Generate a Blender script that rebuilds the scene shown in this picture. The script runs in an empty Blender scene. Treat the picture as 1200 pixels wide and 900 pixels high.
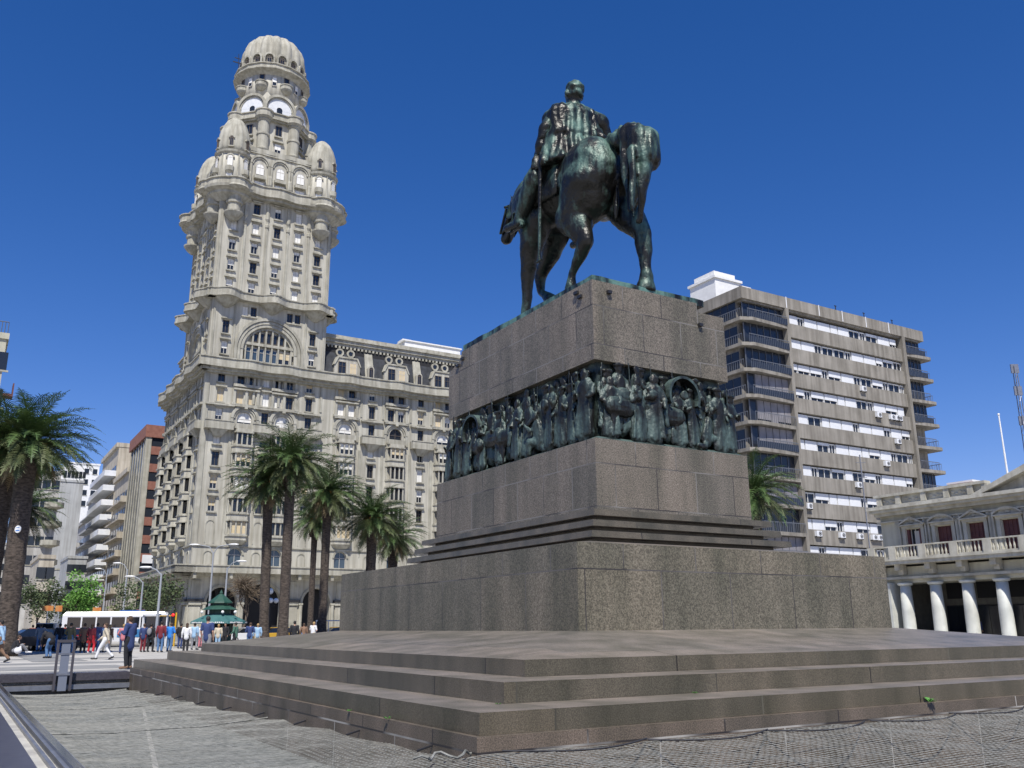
import bpy, bmesh, math, random
from mathutils import Vector, Matrix, noise as mnoise
PI = math.pi
R = math.radians
rnd = random.Random(7)
scene = bpy.context.scene
COL = scene.collection

# ------------------------------------------------------------ camera, sky, sun, exposure
cam = bpy.data.cameras.new('camera'); camo = bpy.data.objects.new('camera', cam); COL.objects.link(camo)
cam.sensor_width = 36; cam.lens = 31.72; cam.clip_start = .05; cam.clip_end = 6000
pt, rl = .2626, -.0069
fw = Vector((0, math.cos(pt), math.sin(pt))); up = Vector((0, -math.sin(pt), math.cos(pt))); rt = Vector((1, 0, 0))
r2 = rt*math.cos(rl)+up*math.sin(rl); u2 = -rt*math.sin(rl)+up*math.cos(rl)
M = Matrix((r2, u2, -fw)).transposed().to_4x4(); M.translation = Vector((0, 0, 1.35)); camo.matrix_world = M
scene.camera = camo
SUN_EL, SUN_AZ = R(56), R(177)          # azimuth measured from +Y towards +X
world = bpy.data.worlds.new('World'); scene.world = world; world.use_nodes = True
nt = world.node_tree; bg = nt.nodes['Background']
sky = nt.nodes.new('ShaderNodeTexSky'); sky.sky_type = 'NISHITA'; sky.sun_disc = False
sky.sun_elevation = SUN_EL; sky.sun_rotation = SUN_AZ; sky.air_density = 1.0; sky.dust_density = 0.0; sky.ozone_density = 3.5
sky.altitude = 0
hs = nt.nodes.new('ShaderNodeHueSaturation'); hs.inputs['Saturation'].default_value = 1.32
tn = nt.nodes.new('ShaderNodeMix'); tn.data_type = 'RGBA'; tn.blend_type = 'MULTIPLY'; tn.inputs[0].default_value = 1; tn.inputs[7].default_value = (1.2, 1.0, 1.32, 1)
nt.links.new(sky.outputs[0], hs.inputs['Color']); nt.links.new(hs.outputs[0], tn.inputs[6]); nt.links.new(tn.outputs[2], bg.inputs[0]); bg.inputs[1].default_value = .079
sl = bpy.data.lights.new('sun', 'SUN'); sl.energy = 5.0; sl.angle = R(.53); sl.color = (1, .955, .88)
so = bpy.data.objects.new('sun', sl); COL.objects.link(so)
sd = Vector((math.sin(SUN_AZ)*math.cos(SUN_EL), math.cos(SUN_AZ)*math.cos(SUN_EL), math.sin(SUN_EL)))
so.rotation_euler = sd.to_track_quat('Z', 'Y').to_euler(); so.location = (0, -20, 60)
vs = scene.view_settings; vs.view_transform = 'Standard'; vs.look = 'None'; vs.exposure = .22; vs.gamma = 1

# ------------------------------------------------------------ frames
TH = .5454
UL = Vector((-math.sin(TH), math.cos(TH), 0)); UR = Vector((math.cos(TH), math.sin(TH), 0))
MC = Vector((1.880, 25.348, 0))           # monument centre
def LW(w, l, z=0): return MC+UR*w+UL*l+Vector((0, 0, z))

# ------------------------------------------------------------ materials
MATS = {}
def mat(name, c1, c2=None, rough=.8, metal=0, scale=3, detail=4, bump=0, bscale=None, streak=0, spec=None, split=(.35, .65), coord='Object', stretch=None):
    if name in MATS: return MATS[name]
    m = bpy.data.materials.new(name); m.use_nodes = True; MATS[name] = m
    t = m.node_tree; b = t.nodes['Principled BSDF']; L = t.links.new
    b.inputs['Roughness'].default_value = rough; b.inputs['Metallic'].default_value = metal
    if spec is not None: b.inputs['Specular IOR Level'].default_value = spec
    if c2 is None and not bump and not streak:
        b.inputs['Base Color'].default_value = (*c1, 1); return m
    tc = t.nodes.new('ShaderNodeTexCoord'); vec = tc.outputs[coord]
    if stretch:
        mp = t.nodes.new('ShaderNodeMapping'); mp.inputs['Scale'].default_value = stretch; L(vec, mp.inputs[0]); vec = mp.outputs[0]
    out = None
    if c2 is not None:
        n = t.nodes.new('ShaderNodeTexNoise'); n.inputs['Scale'].default_value = scale; n.inputs['Detail'].default_value = detail; L(vec, n.inputs['Vector'])
        r = t.nodes.new('ShaderNodeValToRGB'); r.color_ramp.elements[0].position = split[0]; r.color_ramp.elements[1].position = split[1]
        r.color_ramp.elements[0].color = (*c1, 1); r.color_ramp.elements[1].color = (*c2, 1)
        L(n.outputs['Fac'], r.inputs[0]); out = r.outputs[0]
    if streak:
        mp = t.nodes.new('ShaderNodeMapping'); mp.inputs['Scale'].default_value = (1.6, 1.6, .09); L(tc.outputs['Object'], mp.inputs[0])
        n = t.nodes.new('ShaderNodeTexNoise'); n.inputs['Scale'].default_value = 1.3; n.inputs['Detail'].default_value = 6; L(mp.outputs[0], n.inputs['Vector'])
        r = t.nodes.new('ShaderNodeValToRGB'); r.color_ramp.elements[0].position = .35; r.color_ramp.elements[1].position = .62
        k = 1-streak; r.color_ramp.elements[0].color = (k, k*.98, k*.95, 1); r.color_ramp.elements[1].color = (1, 1, 1, 1); L(n.outputs['Fac'], r.inputs[0])
        mx = t.nodes.new('ShaderNodeMix'); mx.data_type = 'RGBA'; mx.blend_type = 'MULTIPLY'; mx.inputs[0].default_value = 1
        if out: L(out, mx.inputs[6])
        else: mx.inputs[6].default_value = (*c1, 1)
        L(r.outputs[0], mx.inputs[7]); out = mx.outputs[2]
    if out: L(out, b.inputs['Base Color'])
    else: b.inputs['Base Color'].default_value = (*c1, 1)
    if bump:
        n = t.nodes.new('ShaderNodeTexNoise'); n.inputs['Scale'].default_value = bscale or scale*3; n.inputs['Detail'].default_value = 5; L(vec, n.inputs['Vector'])
        bp = t.nodes.new('ShaderNodeBump'); bp.inputs['Strength'].default_value = bump; bp.inputs['Distance'].default_value = .05
        L(n.outputs['Fac'], bp.inputs['Height']); L(bp.outputs[0], b.inputs['Normal'])
    return m

def granite(name, c_lo, c_hi, bw=1.5, bh=.95, joints=True, rough=.5, off=0.0, joint_col=(.2, .19, .17), ns=34, riser=None):
    m = bpy.data.materials.new(name); m.use_nodes = True; MATS[name] = m
    t = m.node_tree; b = t.nodes['Principled BSDF']; L = t.links.new; N = t.nodes.new
    b.inputs['Roughness'].default_value = rough; b.inputs['Specular IOR Level'].default_value = .45
    tc = N('ShaderNodeTexCoord')
    sp = N('ShaderNodeSeparateXYZ'); L(tc.outputs['Object'], sp.inputs[0])
    sn = N('ShaderNodeSeparateXYZ'); L(tc.outputs['Normal'], sn.inputs[0])
    def mth(op, a, bb=None):
        n = N('ShaderNodeMath'); n.operation = op
        for i, q in enumerate((a, bb)):
            if q is None: continue
            if isinstance(q, (int, float)): n.inputs[i].default_value = q
            else: L(q, n.inputs[i])
        return n.outputs[0]
    ax = mth('ABSOLUTE', sn.outputs[0]); ay = mth('ABSOLUTE', sn.outputs[1]); az = mth('ABSOLUTE', sn.outputs[2])
    isx = mth('GREATER_THAN', ax, .7); isz = mth('GREATER_THAN', az, .7)
    hor = mth('ADD', mth('MULTIPLY', sp.outputs[0], mth('SUBTRACT', 1, isx)), mth('MULTIPLY', sp.outputs[1], isx))
    ver = mth('ADD', mth('MULTIPLY', sp.outputs[2], mth('SUBTRACT', 1, isz)), mth('MULTIPLY', sp.outputs[1], isz))
    cb = N('ShaderNodeCombineXYZ'); L(mth('ADD', hor, off), cb.inputs[0]); L(ver, cb.inputs[1])
    br = N('ShaderNodeTexBrick'); br.inputs['Scale'].default_value = 1; br.inputs['Brick Width'].default_value = bw; br.inputs['Row Height'].default_value = bh
    br.inputs['Mortar Size'].default_value = .012 if joints else 0; br.inputs['Mortar Smooth'].default_value = 0; br.inputs['Bias'].default_value = 0
    br.inputs['Color1'].default_value = (.84, .86, .86, 1); br.inputs['Color2'].default_value = (1.1, 1.07, 1.04, 1); br.inputs['Mortar'].default_value = (1, 1, 1, 1)
    L(cb.outputs[0], br.inputs['Vector'])
    n = N('ShaderNodeTexNoise'); n.inputs['Scale'].default_value = ns; n.inputs['Detail'].default_value = 6; n.inputs['Roughness'].default_value = .8; L(tc.outputs['Object'], n.inputs['Vector'])
    r = N('ShaderNodeValToRGB'); r.color_ramp.elements[0].position = .42; r.color_ramp.elements[1].position = .62
    r.color_ramp.elements[0].color = (*c_lo, 1); r.color_ramp.elements[1].color = (*c_hi, 1); L(n.outputs['Fac'], r.inputs[0])
    # large weathering stains running down
    mp = N('ShaderNodeMapping'); mp.inputs['Scale'].default_value = (1.5, 1.5, .22); L(tc.outputs['Object'], mp.inputs[0])
    n2 = N('ShaderNodeTexNoise'); n2.inputs['Scale'].default_value = 1.1; n2.inputs['Detail'].default_value = 7; L(mp.outputs[0], n2.inputs['Vector'])
    r2_ = N('ShaderNodeValToRGB'); r2_.color_ramp.elements[0].position = .33; r2_.color_ramp.elements[1].position = .68
    r2_.color_ramp.elements[0].color = (.62, .64, .58, 1); r2_.color_ramp.elements[1].color = (1.15, 1.12, 1.08, 1); L(n2.outputs['Fac'], r2_.inputs[0])
    def mul(a, c):
        x = N('ShaderNodeMix'); x.data_type = 'RGBA'; x.blend_type = 'MULTIPLY'; x.inputs[0].default_value = 1; L(a, x.inputs[6]); L(c, x.inputs[7]); return x.outputs[2]
    col = mul(mul(r.outputs[0], br.outputs['Color']), r2_.outputs[0])
    if joints:
        n3 = N('ShaderNodeTexNoise'); n3.inputs['Scale'].default_value = .7; L(tc.outputs['Object'], n3.inputs['Vector'])
        r3 = N('ShaderNodeValToRGB'); r3.color_ramp.elements[0].position = .45; r3.color_ramp.elements[1].position = .58
        r3.color_ramp.elements[0].color = (.035, .03, .028, 1); r3.color_ramp.elements[1].color = (*joint_col, 1); L(n3.outputs['Fac'], r3.inputs[0])
        x = N('ShaderNodeMix'); x.data_type = 'RGBA'; L(br.outputs['Fac'], x.inputs[0]); L(col, x.inputs[6]); L(r3.outputs[0], x.inputs[7]); col = x.outputs[2]
    if riser:   # upright faces: weaker light painted in dark, plus olive lichen; tops keep base colour
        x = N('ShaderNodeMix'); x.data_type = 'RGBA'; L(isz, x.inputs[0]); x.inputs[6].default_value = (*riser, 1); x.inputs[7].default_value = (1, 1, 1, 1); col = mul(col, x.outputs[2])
    L(col, b.inputs['Base Color'])
    bp = N('ShaderNodeBump'); bp.inputs['Strength'].default_value = .12; bp.inputs['Distance'].default_value = .02; L(n.outputs['Fac'], bp.inputs['Height']); L(bp.outputs[0], b.inputs['Normal'])
    return m

def bronze(name, dark=(.017, .0165, .014), green=(.085, .16, .13), lo=.48, hi=.7, rough=.34, upbias=.14):
    m = bpy.data.materials.new(name); m.use_nodes = True; MATS[name] = m
    t = m.node_tree; b = t.nodes['Principled BSDF']; L = t.links.new; N = t.nodes.new
    tc = N('ShaderNodeTexCoord')
    mp = N('ShaderNodeMapping'); mp.inputs['Scale'].default_value = (1, 1, .35); L(tc.outputs['Object'], mp.inputs[0])
    n = N('ShaderNodeTexNoise'); n.inputs['Scale'].default_value = 2.2; n.inputs['Detail'].default_value = 8; n.inputs['Roughness'].default_value = .62; L(mp.outputs[0], n.inputs['Vector'])
    g = N('ShaderNodeNewGeometry'); s = N('ShaderNodeSeparateXYZ'); L(g.outputs['Normal'], s.inputs[0])
    a = N('ShaderNodeMath'); a.operation = 'MULTIPLY_ADD'; L(s.outputs[2], a.inputs[0]); a.inputs[1].default_value = upbias; L(n.outputs['Fac'], a.inputs[2])
    r = N('ShaderNodeMapRange'); r.inputs[1].default_value = lo; r.inputs[2].default_value = hi; L(a.outputs[0], r.inputs[0])
    x = N('ShaderNodeMix'); x.data_type = 'RGBA'; L(r.outputs[0], x.inputs[0]); x.inputs[6].default_value = (*dark, 1); x.inputs[7].default_value = (*green, 1); L(x.outputs[2], b.inputs['Base Color'])
    rr = N('ShaderNodeMapRange'); L(r.outputs[0], rr.inputs[0]); rr.inputs[3].default_value = rough; rr.inputs[4].default_value = .6; L(rr.outputs[0], b.inputs['Roughness'])
    mm = N('ShaderNodeMapRange'); L(r.outputs[0], mm.inputs[0]); mm.inputs[3].default_value = .45; mm.inputs[4].default_value = .1; L(mm.outputs[0], b.inputs['Metallic'])
    bp = N('ShaderNodeBump'); bp.inputs['Strength'].default_value = .6; bp.inputs['Distance'].default_value = .05
    n4 = N('ShaderNodeTexNoise'); n4.inputs['Scale'].default_value = 9; n4.inputs['Detail'].default_value = 6; L(tc.outputs['Object'], n4.inputs['Vector']); L(n4.outputs['Fac'], bp.inputs['Height']); L(bp.outputs[0], b.inputs['Normal'])
    return m

# ------------------------------------------------------------ mesh builder
class MB:
    def __init__(s): s.v = []; s.f = []; s.m = []; s.sm = []; s.mi = 0; s.smooth = False; s.fr((0, 0, 0))
    def fr(s, o=(0, 0, 0), u=(1, 0, 0), v=(0, 1, 0), w=(0, 0, 1)):
        s.o, s.u, s.vv, s.w = Vector(o), Vector(u), Vector(v), Vector(w); return s
    def P(s, x, y, z): return s.o+s.u*x+s.vv*y+s.w*z
    def add(s, pts, faces, raw=False):
        k = len(s.v)
        for p in pts: s.v.append(tuple(p) if raw else tuple(s.P(*p)))
        for f in faces: s.f.append(tuple(k+i for i in f)); s.m.append(s.mi); s.sm.append(s.smooth)
    def box(s, x0, x1, y0, y1, z0, z1):
        s.add([(x, y, z) for x in (x0, x1) for y in (y0, y1) for z in (z0, z1)], [(0, 1, 3, 2), (4, 6, 7, 5), (0, 4, 5, 1), (2, 3, 7, 6), (0, 2, 6, 4), (1, 5, 7, 3)])
    def quad(s, a, b, c, d): s.add([a, b, c, d], [(0, 1, 2, 3)])
    def prz(s, poly, z0, z1, poly2=None):
        n = len(poly); p2 = poly2 or poly
        s.add([(x, y, z0) for x, y in poly]+[(x, y, z1) for x, y in p2], [(i, (i+1) % n, n+(i+1) % n, n+i) for i in range(n)]+[tuple(range(n)), tuple(range(n, 2*n))])
    def pry(s, poly, y0, y1):
        n = len(poly)
        s.add([(x, y0, z) for x, z in poly]+[(x, y1, z) for x, z in poly], [(i, (i+1) % n, n+(i+1) % n, n+i) for i in range(n)]+[tuple(range(n)), tuple(range(n, 2*n))])
    def lathe(s, cx, cy, prof, n=16, a0=0, a1=2*PI, flute=0, lobes=0, cap=True):
        full = abs(a1-a0-2*PI) < 1e-6; k = n if full else n+1
        pts = []
        for r, z in prof:
            for i in range(k):
                a = a0+(a1-a0)*i/n; q = r
                if lobes: q = r*(1-flute*(1-abs(math.sin(a*lobes/2))))
                pts.append((cx+q*math.cos(a), cy+q*math.sin(a), z))
        fs = []
        for j in range(len(prof)-1):
            for i in range(n):
                i2 = (i+1) % k if full else i+1
                fs.append((j*k+i, j*k+i2, (j+1)*k+i2, (j+1)*k+i))
        if cap and full:
            fs += [tuple(range(k)), tuple(range((len(prof)-1)*k, len(prof)*k))]
        s.add(pts, fs)
    def cyl(s, cx, cy, r, z0, z1, n=12, r1=None): s.lathe(cx, cy, [(r, z0), (r if r1 is None else r1, z1)], n)
    def tube(s, path, rad, n=8, cap=True):
        path = [Vector(p) for p in path]
        if not hasattr(rad, '__len__'): rad = [rad]*len(path)
        pts = []; prev = None
        for i, p in enumerate(path):
            t = (path[min(i+1, len(path)-1)]-path[max(i-1, 0)]).normalized()
            if prev is None:
                a = Vector((0, 0, 1)) if abs(t.z) < .9 else Vector((1, 0, 0)); x = t.cross(a).normalized()
            else: x = (prev-t*prev.dot(t)).normalized()
            prev = x; y = t.cross(x)
            for k in range(n):
                an = 2*PI*k/n; pts.append(p+(x*math.cos(an)+y*math.sin(an))*rad[i])
        fs = [(j*n+i, j*n+(i+1) % n, (j+1)*n+(i+1) % n, (j+1)*n+i) for j in range(len(path)-1) for i in range(n)]
        if cap: fs += [tuple(range(n)), tuple(range((len(path)-1)*n, len(path)*n))]
        s.add(pts, fs)
    def sphere(s, c, r, n=12, sc=(1, 1, 1)):
        m = n//2; pts = []; fs = []
        for j in range(1, m):
            a = PI*j/m
            for i in range(n):
                b = 2*PI*i/n; pts.append((c[0]+r*sc[0]*math.sin(a)*math.cos(b), c[1]+r*sc[1]*math.sin(a)*math.sin(b), c[2]+r*sc[2]*math.cos(a)))
        pts += [(c[0], c[1], c[2]+r*sc[2]), (c[0], c[1], c[2]-r*sc[2])]; T = len(pts)-2
        for j in range(m-2):
            for i in range(n): fs.append((j*n+i, j*n+(i+1) % n, (j+1)*n+(i+1) % n, (j+1)*n+i))
        for i in range(n): fs.append((T, i, (i+1) % n)); fs.append((T+1, (m-2)*n+(i+1) % n, (m-2)*n+i))
        s.add(pts, fs)
    def arch(s, xc, zc, ro, ri, y0, y1, a0=0, a1=PI, n=16):
        pts = []; fs = []
        for i in range(n+1):
            a = a0+(a1-a0)*i/n; c, q = math.cos(a), math.sin(a)
            pts += [(xc+ro*c, y0, zc+ro*q), (xc+ro*c, y1, zc+ro*q), (xc+ri*c, y1, zc+ri*q), (xc+ri*c, y0, zc+ri*q)]
        for i in range(n):
            for k in range(4): fs.append((i*4+k, i*4+(k+1) % 4, i*4+4+(k+1) % 4, i*4+4+k))
        fs += [(0, 1, 2, 3), (4*n, 4*n+1, 4*n+2, 4*n+3)]
        s.add(pts, fs)
    def disc(s, xc, zc, r, y, a0=0, a1=2*PI, n=20):
        s.add([(xc+r*math.cos(a0+(a1-a0)*i/n), y, zc+r*math.sin(a0+(a1-a0)*i/n)) for i in range(n+(0 if a1-a0 > 6.28 else 1))], [tuple(range(n+(0 if a1-a0 > 6.28 else 1)))])
    def wavy(s, s0, s1, z0, z1, fn, din=-.3, step=.5):
        n = max(2, int(round((s1-s0)/step))); pts = []; fs = []
        for i in range(n+1):
            x = s0+(s1-s0)*i/n; d = fn(x); pts += [(x, din, z0), (x, d, z0), (x, d, z1), (x, din, z1)]
        for i in range(n):
            for k in range(4): fs.append((i*4+k, i*4+(k+1) % 4, i*4+4+(k+1) % 4, i*4+4+k))
        fs += [(0, 1, 2, 3), (4*n, 4*n+1, 4*n+2, 4*n+3)]
        s.add(pts, fs)
    def wall(s, s0, s1, z0, z1, rects, d=0, t=.35, arcs=()):
        """front sheet with rectangular openings and their reveals; arcs: openings whose top is a half circle"""
        R_ = [(a, b, c, e) for a, b, c, e in rects]+[(c-r, c+r, zb, zc+r) for c, r, zb, zc in arcs]
        zs = sorted({z0, z1, *[q for r in R_ for q in (r[2], r[3]) if z0 < q < z1]})
        for a, b in zip(zs, zs[1:]):
            mid = (a+b)/2; cov = sorted((r[0], r[1]) for r in R_ if r[2] <= mid <= r[3]); x = s0
            for p, q in cov:
                if p > x: s.quad((x, d, a), (p, d, a), (p, d, b), (x, d, b))
                x = max(x, q)
            if x < s1: s.quad((x, d, a), (s1, d, a), (s1, d, b), (x, d, b))
        for a, b, c, e in rects:
            s.quad((a, d, c), (a, d-t, c), (a, d-t, e), (a, d, e)); s.quad((b, d, c), (b, d-t, c), (b, d-t, e), (b, d, e))
            s.quad((a, d, c), (b, d, c), (b, d-t, c), (a, d-t, c)); s.quad((a, d, e), (b, d, e), (b, d-t, e), (a, d-t, e))
        for c, r, zb, zc in arcs:
            s.quad((c-r, d, zb), (c-r, d-t, zb), (c-r, d-t, zc), (c-r, d, zc)); s.quad((c+r, d, zb), (c+r, d-t, zb), (c+r, d-t, zc), (c+r, d, zc))
            s.quad((c-r, d, zb), (c+r, d, zb), (c+r, d-t, zb), (c-r, d-t, zb))
            n = 12
            for i in range(n):
                a, b = PI*i/n, PI*(i+1)/n
                p = (c+r*math.cos(a), zc+r*math.sin(a)); q = (c+r*math.cos(b), zc+r*math.sin(b))
                s.quad((p[0], d, p[1]), (q[0], d, q[1]), (q[0], d, zc+r), (p[0], d, zc+r))
                s.quad((p[0], d, p[1]), (q[0], d, q[1]), (q[0], d-t, q[1]), (p[0], d-t, p[1]))
    def mesh(s, name, mats):
        me = bpy.data.meshes.new(name); me.from_pydata(s.v, [], s.f)
        if not isinstance(mats, (list, tuple)): mats = [mats]
        for m in mats: me.materials.append(m)
        me.polygons.foreach_set('material_index', s.m); me.polygons.foreach_set('use_smooth', s.sm)
        me.update(); return me
    def build(s, name, mats, parent=None, loc=None, rz=0, fix=True):
        me = s.mesh(name, mats)
        if fix:
            bm = bmesh.new(); bm.from_mesh(me); bmesh.ops.recalc_face_normals(bm, faces=bm.faces); bm.to_mesh(me); bm.free()
        return link(name, me, parent, loc, rz)

KIDS = {}
def link(name, me, parent=None, loc=None, rz=0):
    o = bpy.data.objects.new(name, me); COL.objects.link(o)
    if parent: o.parent = parent; KIDS.setdefault(parent.name, []).append(o)
    if loc is not None: o.location = loc
    o.rotation_euler = (0, 0, rz)
    return o
def tag(o, label=None, cat=None, group=None, kind=None):
    if label: o['label'] = label
    if cat: o['category'] = cat
    if group: o['group'] = group
    if kind: o['kind'] = kind
    return o
def thing(name, label, cat, loc=(0, 0, 0), rz=0, group=None):
    o = bpy.data.objects.new(name, None); COL.objects.link(o); o.location = loc; o.rotation_euler = (0, 0, rz); o.empty_display_size = .2
    return tag(o, label, cat, group)
def copy_tree(o, parent=None, mats=None):
    c = o.copy(); COL.objects.link(c); c.parent = parent
    if parent: KIDS.setdefault(parent.name, []).append(c)
    for ch in list(KIDS.get(o.name, [])): copy_tree(ch, c)
    return c

# ------------------------------------------------------------ organic shapes: overlapping tapered limbs fused by a voxel remesh
def cone(mb, a, b, ra, rb, n=12):
    a, b = Vector(a), Vector(b); d = b-a; L = d.length
    if L < 1e-5: mb.sphere(a, ra, n); return
    d /= L; path = []; rad = []
    for i in range(4):
        t = math.cos(PI/2*i/4); path.append(a-d*ra*t); rad.append(max(ra*math.sin(PI/2*i/4), ra*.02))
    path.append(a); rad.append(ra); path.append(b); rad.append(rb)
    for i in range(3, -1, -1):
        t = math.cos(PI/2*i/4); path.append(b+d*rb*t); rad.append(max(rb*math.sin(PI/2*i/4), rb*.02))
    mb.tube(path, rad, n)
def chain(mb, pts, rads, n=12):
    for i in range(len(pts)-1): cone(mb, pts[i], pts[i+1], rads[i], rads[i+1], n)
def ell(mb, c, r, rot=None, n=16):
    k = len(mb.v); mb.sphere((0, 0, 0), 1, n, r)
    q = rot.to_matrix() if rot is not None else Matrix.Identity(3)
    for i in range(k, len(mb.v)): mb.v[i] = tuple(q @ Vector(mb.v[i])+Vector(c))
def organic(mb, name, voxel, mats, smooth=6, disp=None, dec=None):
    me = mb.mesh(name+'_src', mats); o = bpy.data.objects.new('tmp', me); COL.objects.link(o)
    m = o.modifiers.new('r', 'REMESH'); m.mode = 'VOXEL'; m.voxel_size = voxel
    m = o.modifiers.new('s', 'SMOOTH'); m.factor = .6; m.iterations = smooth
    if dec: m = o.modifiers.new('d', 'DECIMATE'); m.ratio = dec
    dg = bpy.context.evaluated_depsgraph_get(); ev = o.evaluated_get(dg)
    out = bpy.data.meshes.new_from_object(ev); out.name = name
    bpy.data.objects.remove(o); bpy.data.meshes.remove(me)
    out.materials.clear()
    for q in (mats if isinstance(mats, (list, tuple)) else [mats]): out.materials.append(q)
    if disp:
        nn = [v.normal.copy() for v in out.vertices]
        for v, nrm in zip(out.vertices, nn): v.co += nrm*disp(v.co, nrm)
    for p in out.polygons: p.use_smooth = True; p.material_index = 0
    out.update(); return out
# ------------------------------------------------------------ setting: ground, pit, road
m_plaza = mat('plaza_paving', (.36, .345, .31), (.47, .45, .41), rough=.85, scale=.6, detail=8, bump=.15, bscale=8)
m_plaza2 = mat('plaza_grey_paving', (.19, .19, .185), (.27, .265, .25), rough=.85, scale=.8, detail=8)
m_asph = mat('asphalt', (.045, .045, .047), (.075, .073, .072), rough=.9, scale=1.2, detail=8)
m_kerb = mat('kerb_stone', (.3, .29, .27), (.4, .39, .36), rough=.85, scale=3)
m_grass = mat('lawn', (.05, .115, .018), (.1, .2, .035), rough=.95, scale=5, detail=8, bump=.6, bscale=30)
m_gran = granite('pedestal_granite', (.08, .069, .056), (.28, .25, .208), bw=1.25, bh=1.0)
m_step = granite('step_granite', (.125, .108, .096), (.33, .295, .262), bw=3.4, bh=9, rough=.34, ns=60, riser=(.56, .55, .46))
m_bron = bronze('bronze')
m_bronf = bronze('frieze_bronze', dark=(.02, .02, .018), green=(.07, .11, .1), lo=.42, hi=.66, rough=.38)
m_white = mat('white_paint', (.78, .78, .76), (.7, .7, .68), rough=.6, scale=2)
m_black = mat('black_metal', (.02, .02, .022), rough=.45)
m_steel = mat('grey_steel', (.2, .21, .24), (.26, .27, .3), rough=.42, metal=.5, scale=6)

PW0, PL0, PL1 = -13.8, -19.0, 11.45
F = dict(o=MC, u=UR, v=(0, 0, 1), w=UL)
g = MB().fr(**F)
g.wall(-1500, 1500, -1500, 2500, [(PW0, 45, PL0, PL1)], d=0, t=1.0)
tag(g.build('ground', m_plaza, fix=False), kind='structure')
g = MB().fr(**F)
g.box(PW0-.05, 45.05, -1.2, -1.0, PL0-.05, PL1+.05)
tag(g.build('pit_floor', granite('pit_granite', (.07, .055, .05), (.2, .165, .15), bw=1.6, bh=.8, joint_col=(.2, .18, .16))), kind='structure')
# paving stripes across the plaza
g = MB().fr(**F)
for a, b in [(13.2, 14.5), (15.8, 19.2), (21.5, 23.6), (28.5, 30.2), (36, 39), (45, 48)]:
    g.quad((-42, .004, a), (-8.9 if b < 20 else -6.5, .004, a), (-8.9 if b < 20 else -6.5, .004, b), (-42, .004, b))
for a in (-11.4, 14.5, 24):
    g.quad((a, .008, 25), (a+2.2, .008, 25), (a+2.2, .008, 52), (a, .008, 52))
tag(g.build('paving_stripes', m_plaza2, fix=False), kind='structure')
# road round the plaza and the avenue going away beside the tall palace
g = MB().fr(**F)
g.quad((-300, .006, 50), (300, .006, 50), (300, .006, 66), (-300, .006, 66))
g.quad((-60, .007, 66), (-27.2, .007, 66), (-27.2, .007, 900), (-60, .007, 900))
tag(g.build('road', m_asph, fix=False), kind='structure')
g = MB().fr(**F)
g.box(-300, 300, 0, .13, 49.6, 50); g.box(-27.2, 160, 0, .14, 66, 70.5); g.box(-27.2, -23.5, 0, .14, 70.5, 900); g.box(-110, -60, 0, .14, 66, 900)
tag(g.build('pavement', m_kerb), kind='structure')
g = MB().fr(**F)
for k in range(9): g.quad((-26+k*1.1, .012, 50.6), (-25.5+k*1.1, .012, 50.6), (-25.5+k*1.1, .012, 54.2), (-26+k*1.1, .012, 54.2))
for k in range(14): g.quad((-60+k*5, .012, 57.9), (-57+k*5, .012, 57.9), (-57+k*5, .012, 58.05), (-60+k*5, .012, 58.05))
tag(g.build('road_markings', m_white, fix=False), kind='structure')
# lawn under the near palms
g = MB().fr(**F)
lp = [(-34, 34.5), (-16, 36.5), (-12.2, 38.6), (-11.5, 41), (-13, 45.5), (-34, 47)]
g.add([(x, .002, y) for x, y in lp]+[(x, .14, y) for x, y in lp], [(i, (i+1) % 6, 6+(i+1) % 6, 6+i) for i in range(6)]+[tuple(range(6, 12))])
tag(g.build('lawn_kerb', m_kerb), kind='structure')
g = MB().fr(**F); cxl, cyl = -20, 41
g.add([(cxl+(x-cxl)*.985, .17, cyl+(y-cyl)*.96) for x, y in lp]+[(cxl+(x-cxl)*.985, .12, cyl+(y-cyl)*.96) for x, y in lp], [tuple(range(6))]+[(i, (i+1) % 6, 6+(i+1) % 6, 6+i) for i in range(6)])
tag(g.build('lawn', m_grass), kind='structure')

# ------------------------------------------------------------ pedestal
root = thing('monument_pedestal', 'stepped dark granite pedestal with a bronze frieze under the horseman', 'monument', MC, TH)
def rb(mb, w, l, z0, z1, w2=None, l2=None):
    w2 = w if w2 is None else w2; l2 = l if l2 is None else l2
    mb.prz([(-w, -l), (w, -l), (w, l), (-w, l)], z0, z1, [(-w2, -l2), (w2, -l2), (w2, l2), (-w2, l2)])
b = MB(); rb(b, 9.60, 11.40, -.99, .17); b.build('footing', granite('footing_granite', (.07, .056, .045), (.25, .205, .165), bw=2.2, bh=9, off=.4, joint_col=(.4, .38, .34), ns=60), root)
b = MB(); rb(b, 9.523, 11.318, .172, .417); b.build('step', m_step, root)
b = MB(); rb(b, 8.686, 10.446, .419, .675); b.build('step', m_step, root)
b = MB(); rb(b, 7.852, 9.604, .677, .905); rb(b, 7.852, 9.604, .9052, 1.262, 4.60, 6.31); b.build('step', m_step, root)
b = MB(); rb(b, 4.572, 6.278, 1.2, 2.93); b.build('plinth', granite('plinth_granite', (.072, .063, .046), (.27, .245, .188), bw=1.9, bh=1.21, off=.6, joint_col=(.12, .11, .1)), root)
b = MB(); rb(b, 4.54, 6.24, 2.932, 3.10, 3.3, 4.95); b.build('sloping_ledge', m_step, root)
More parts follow.
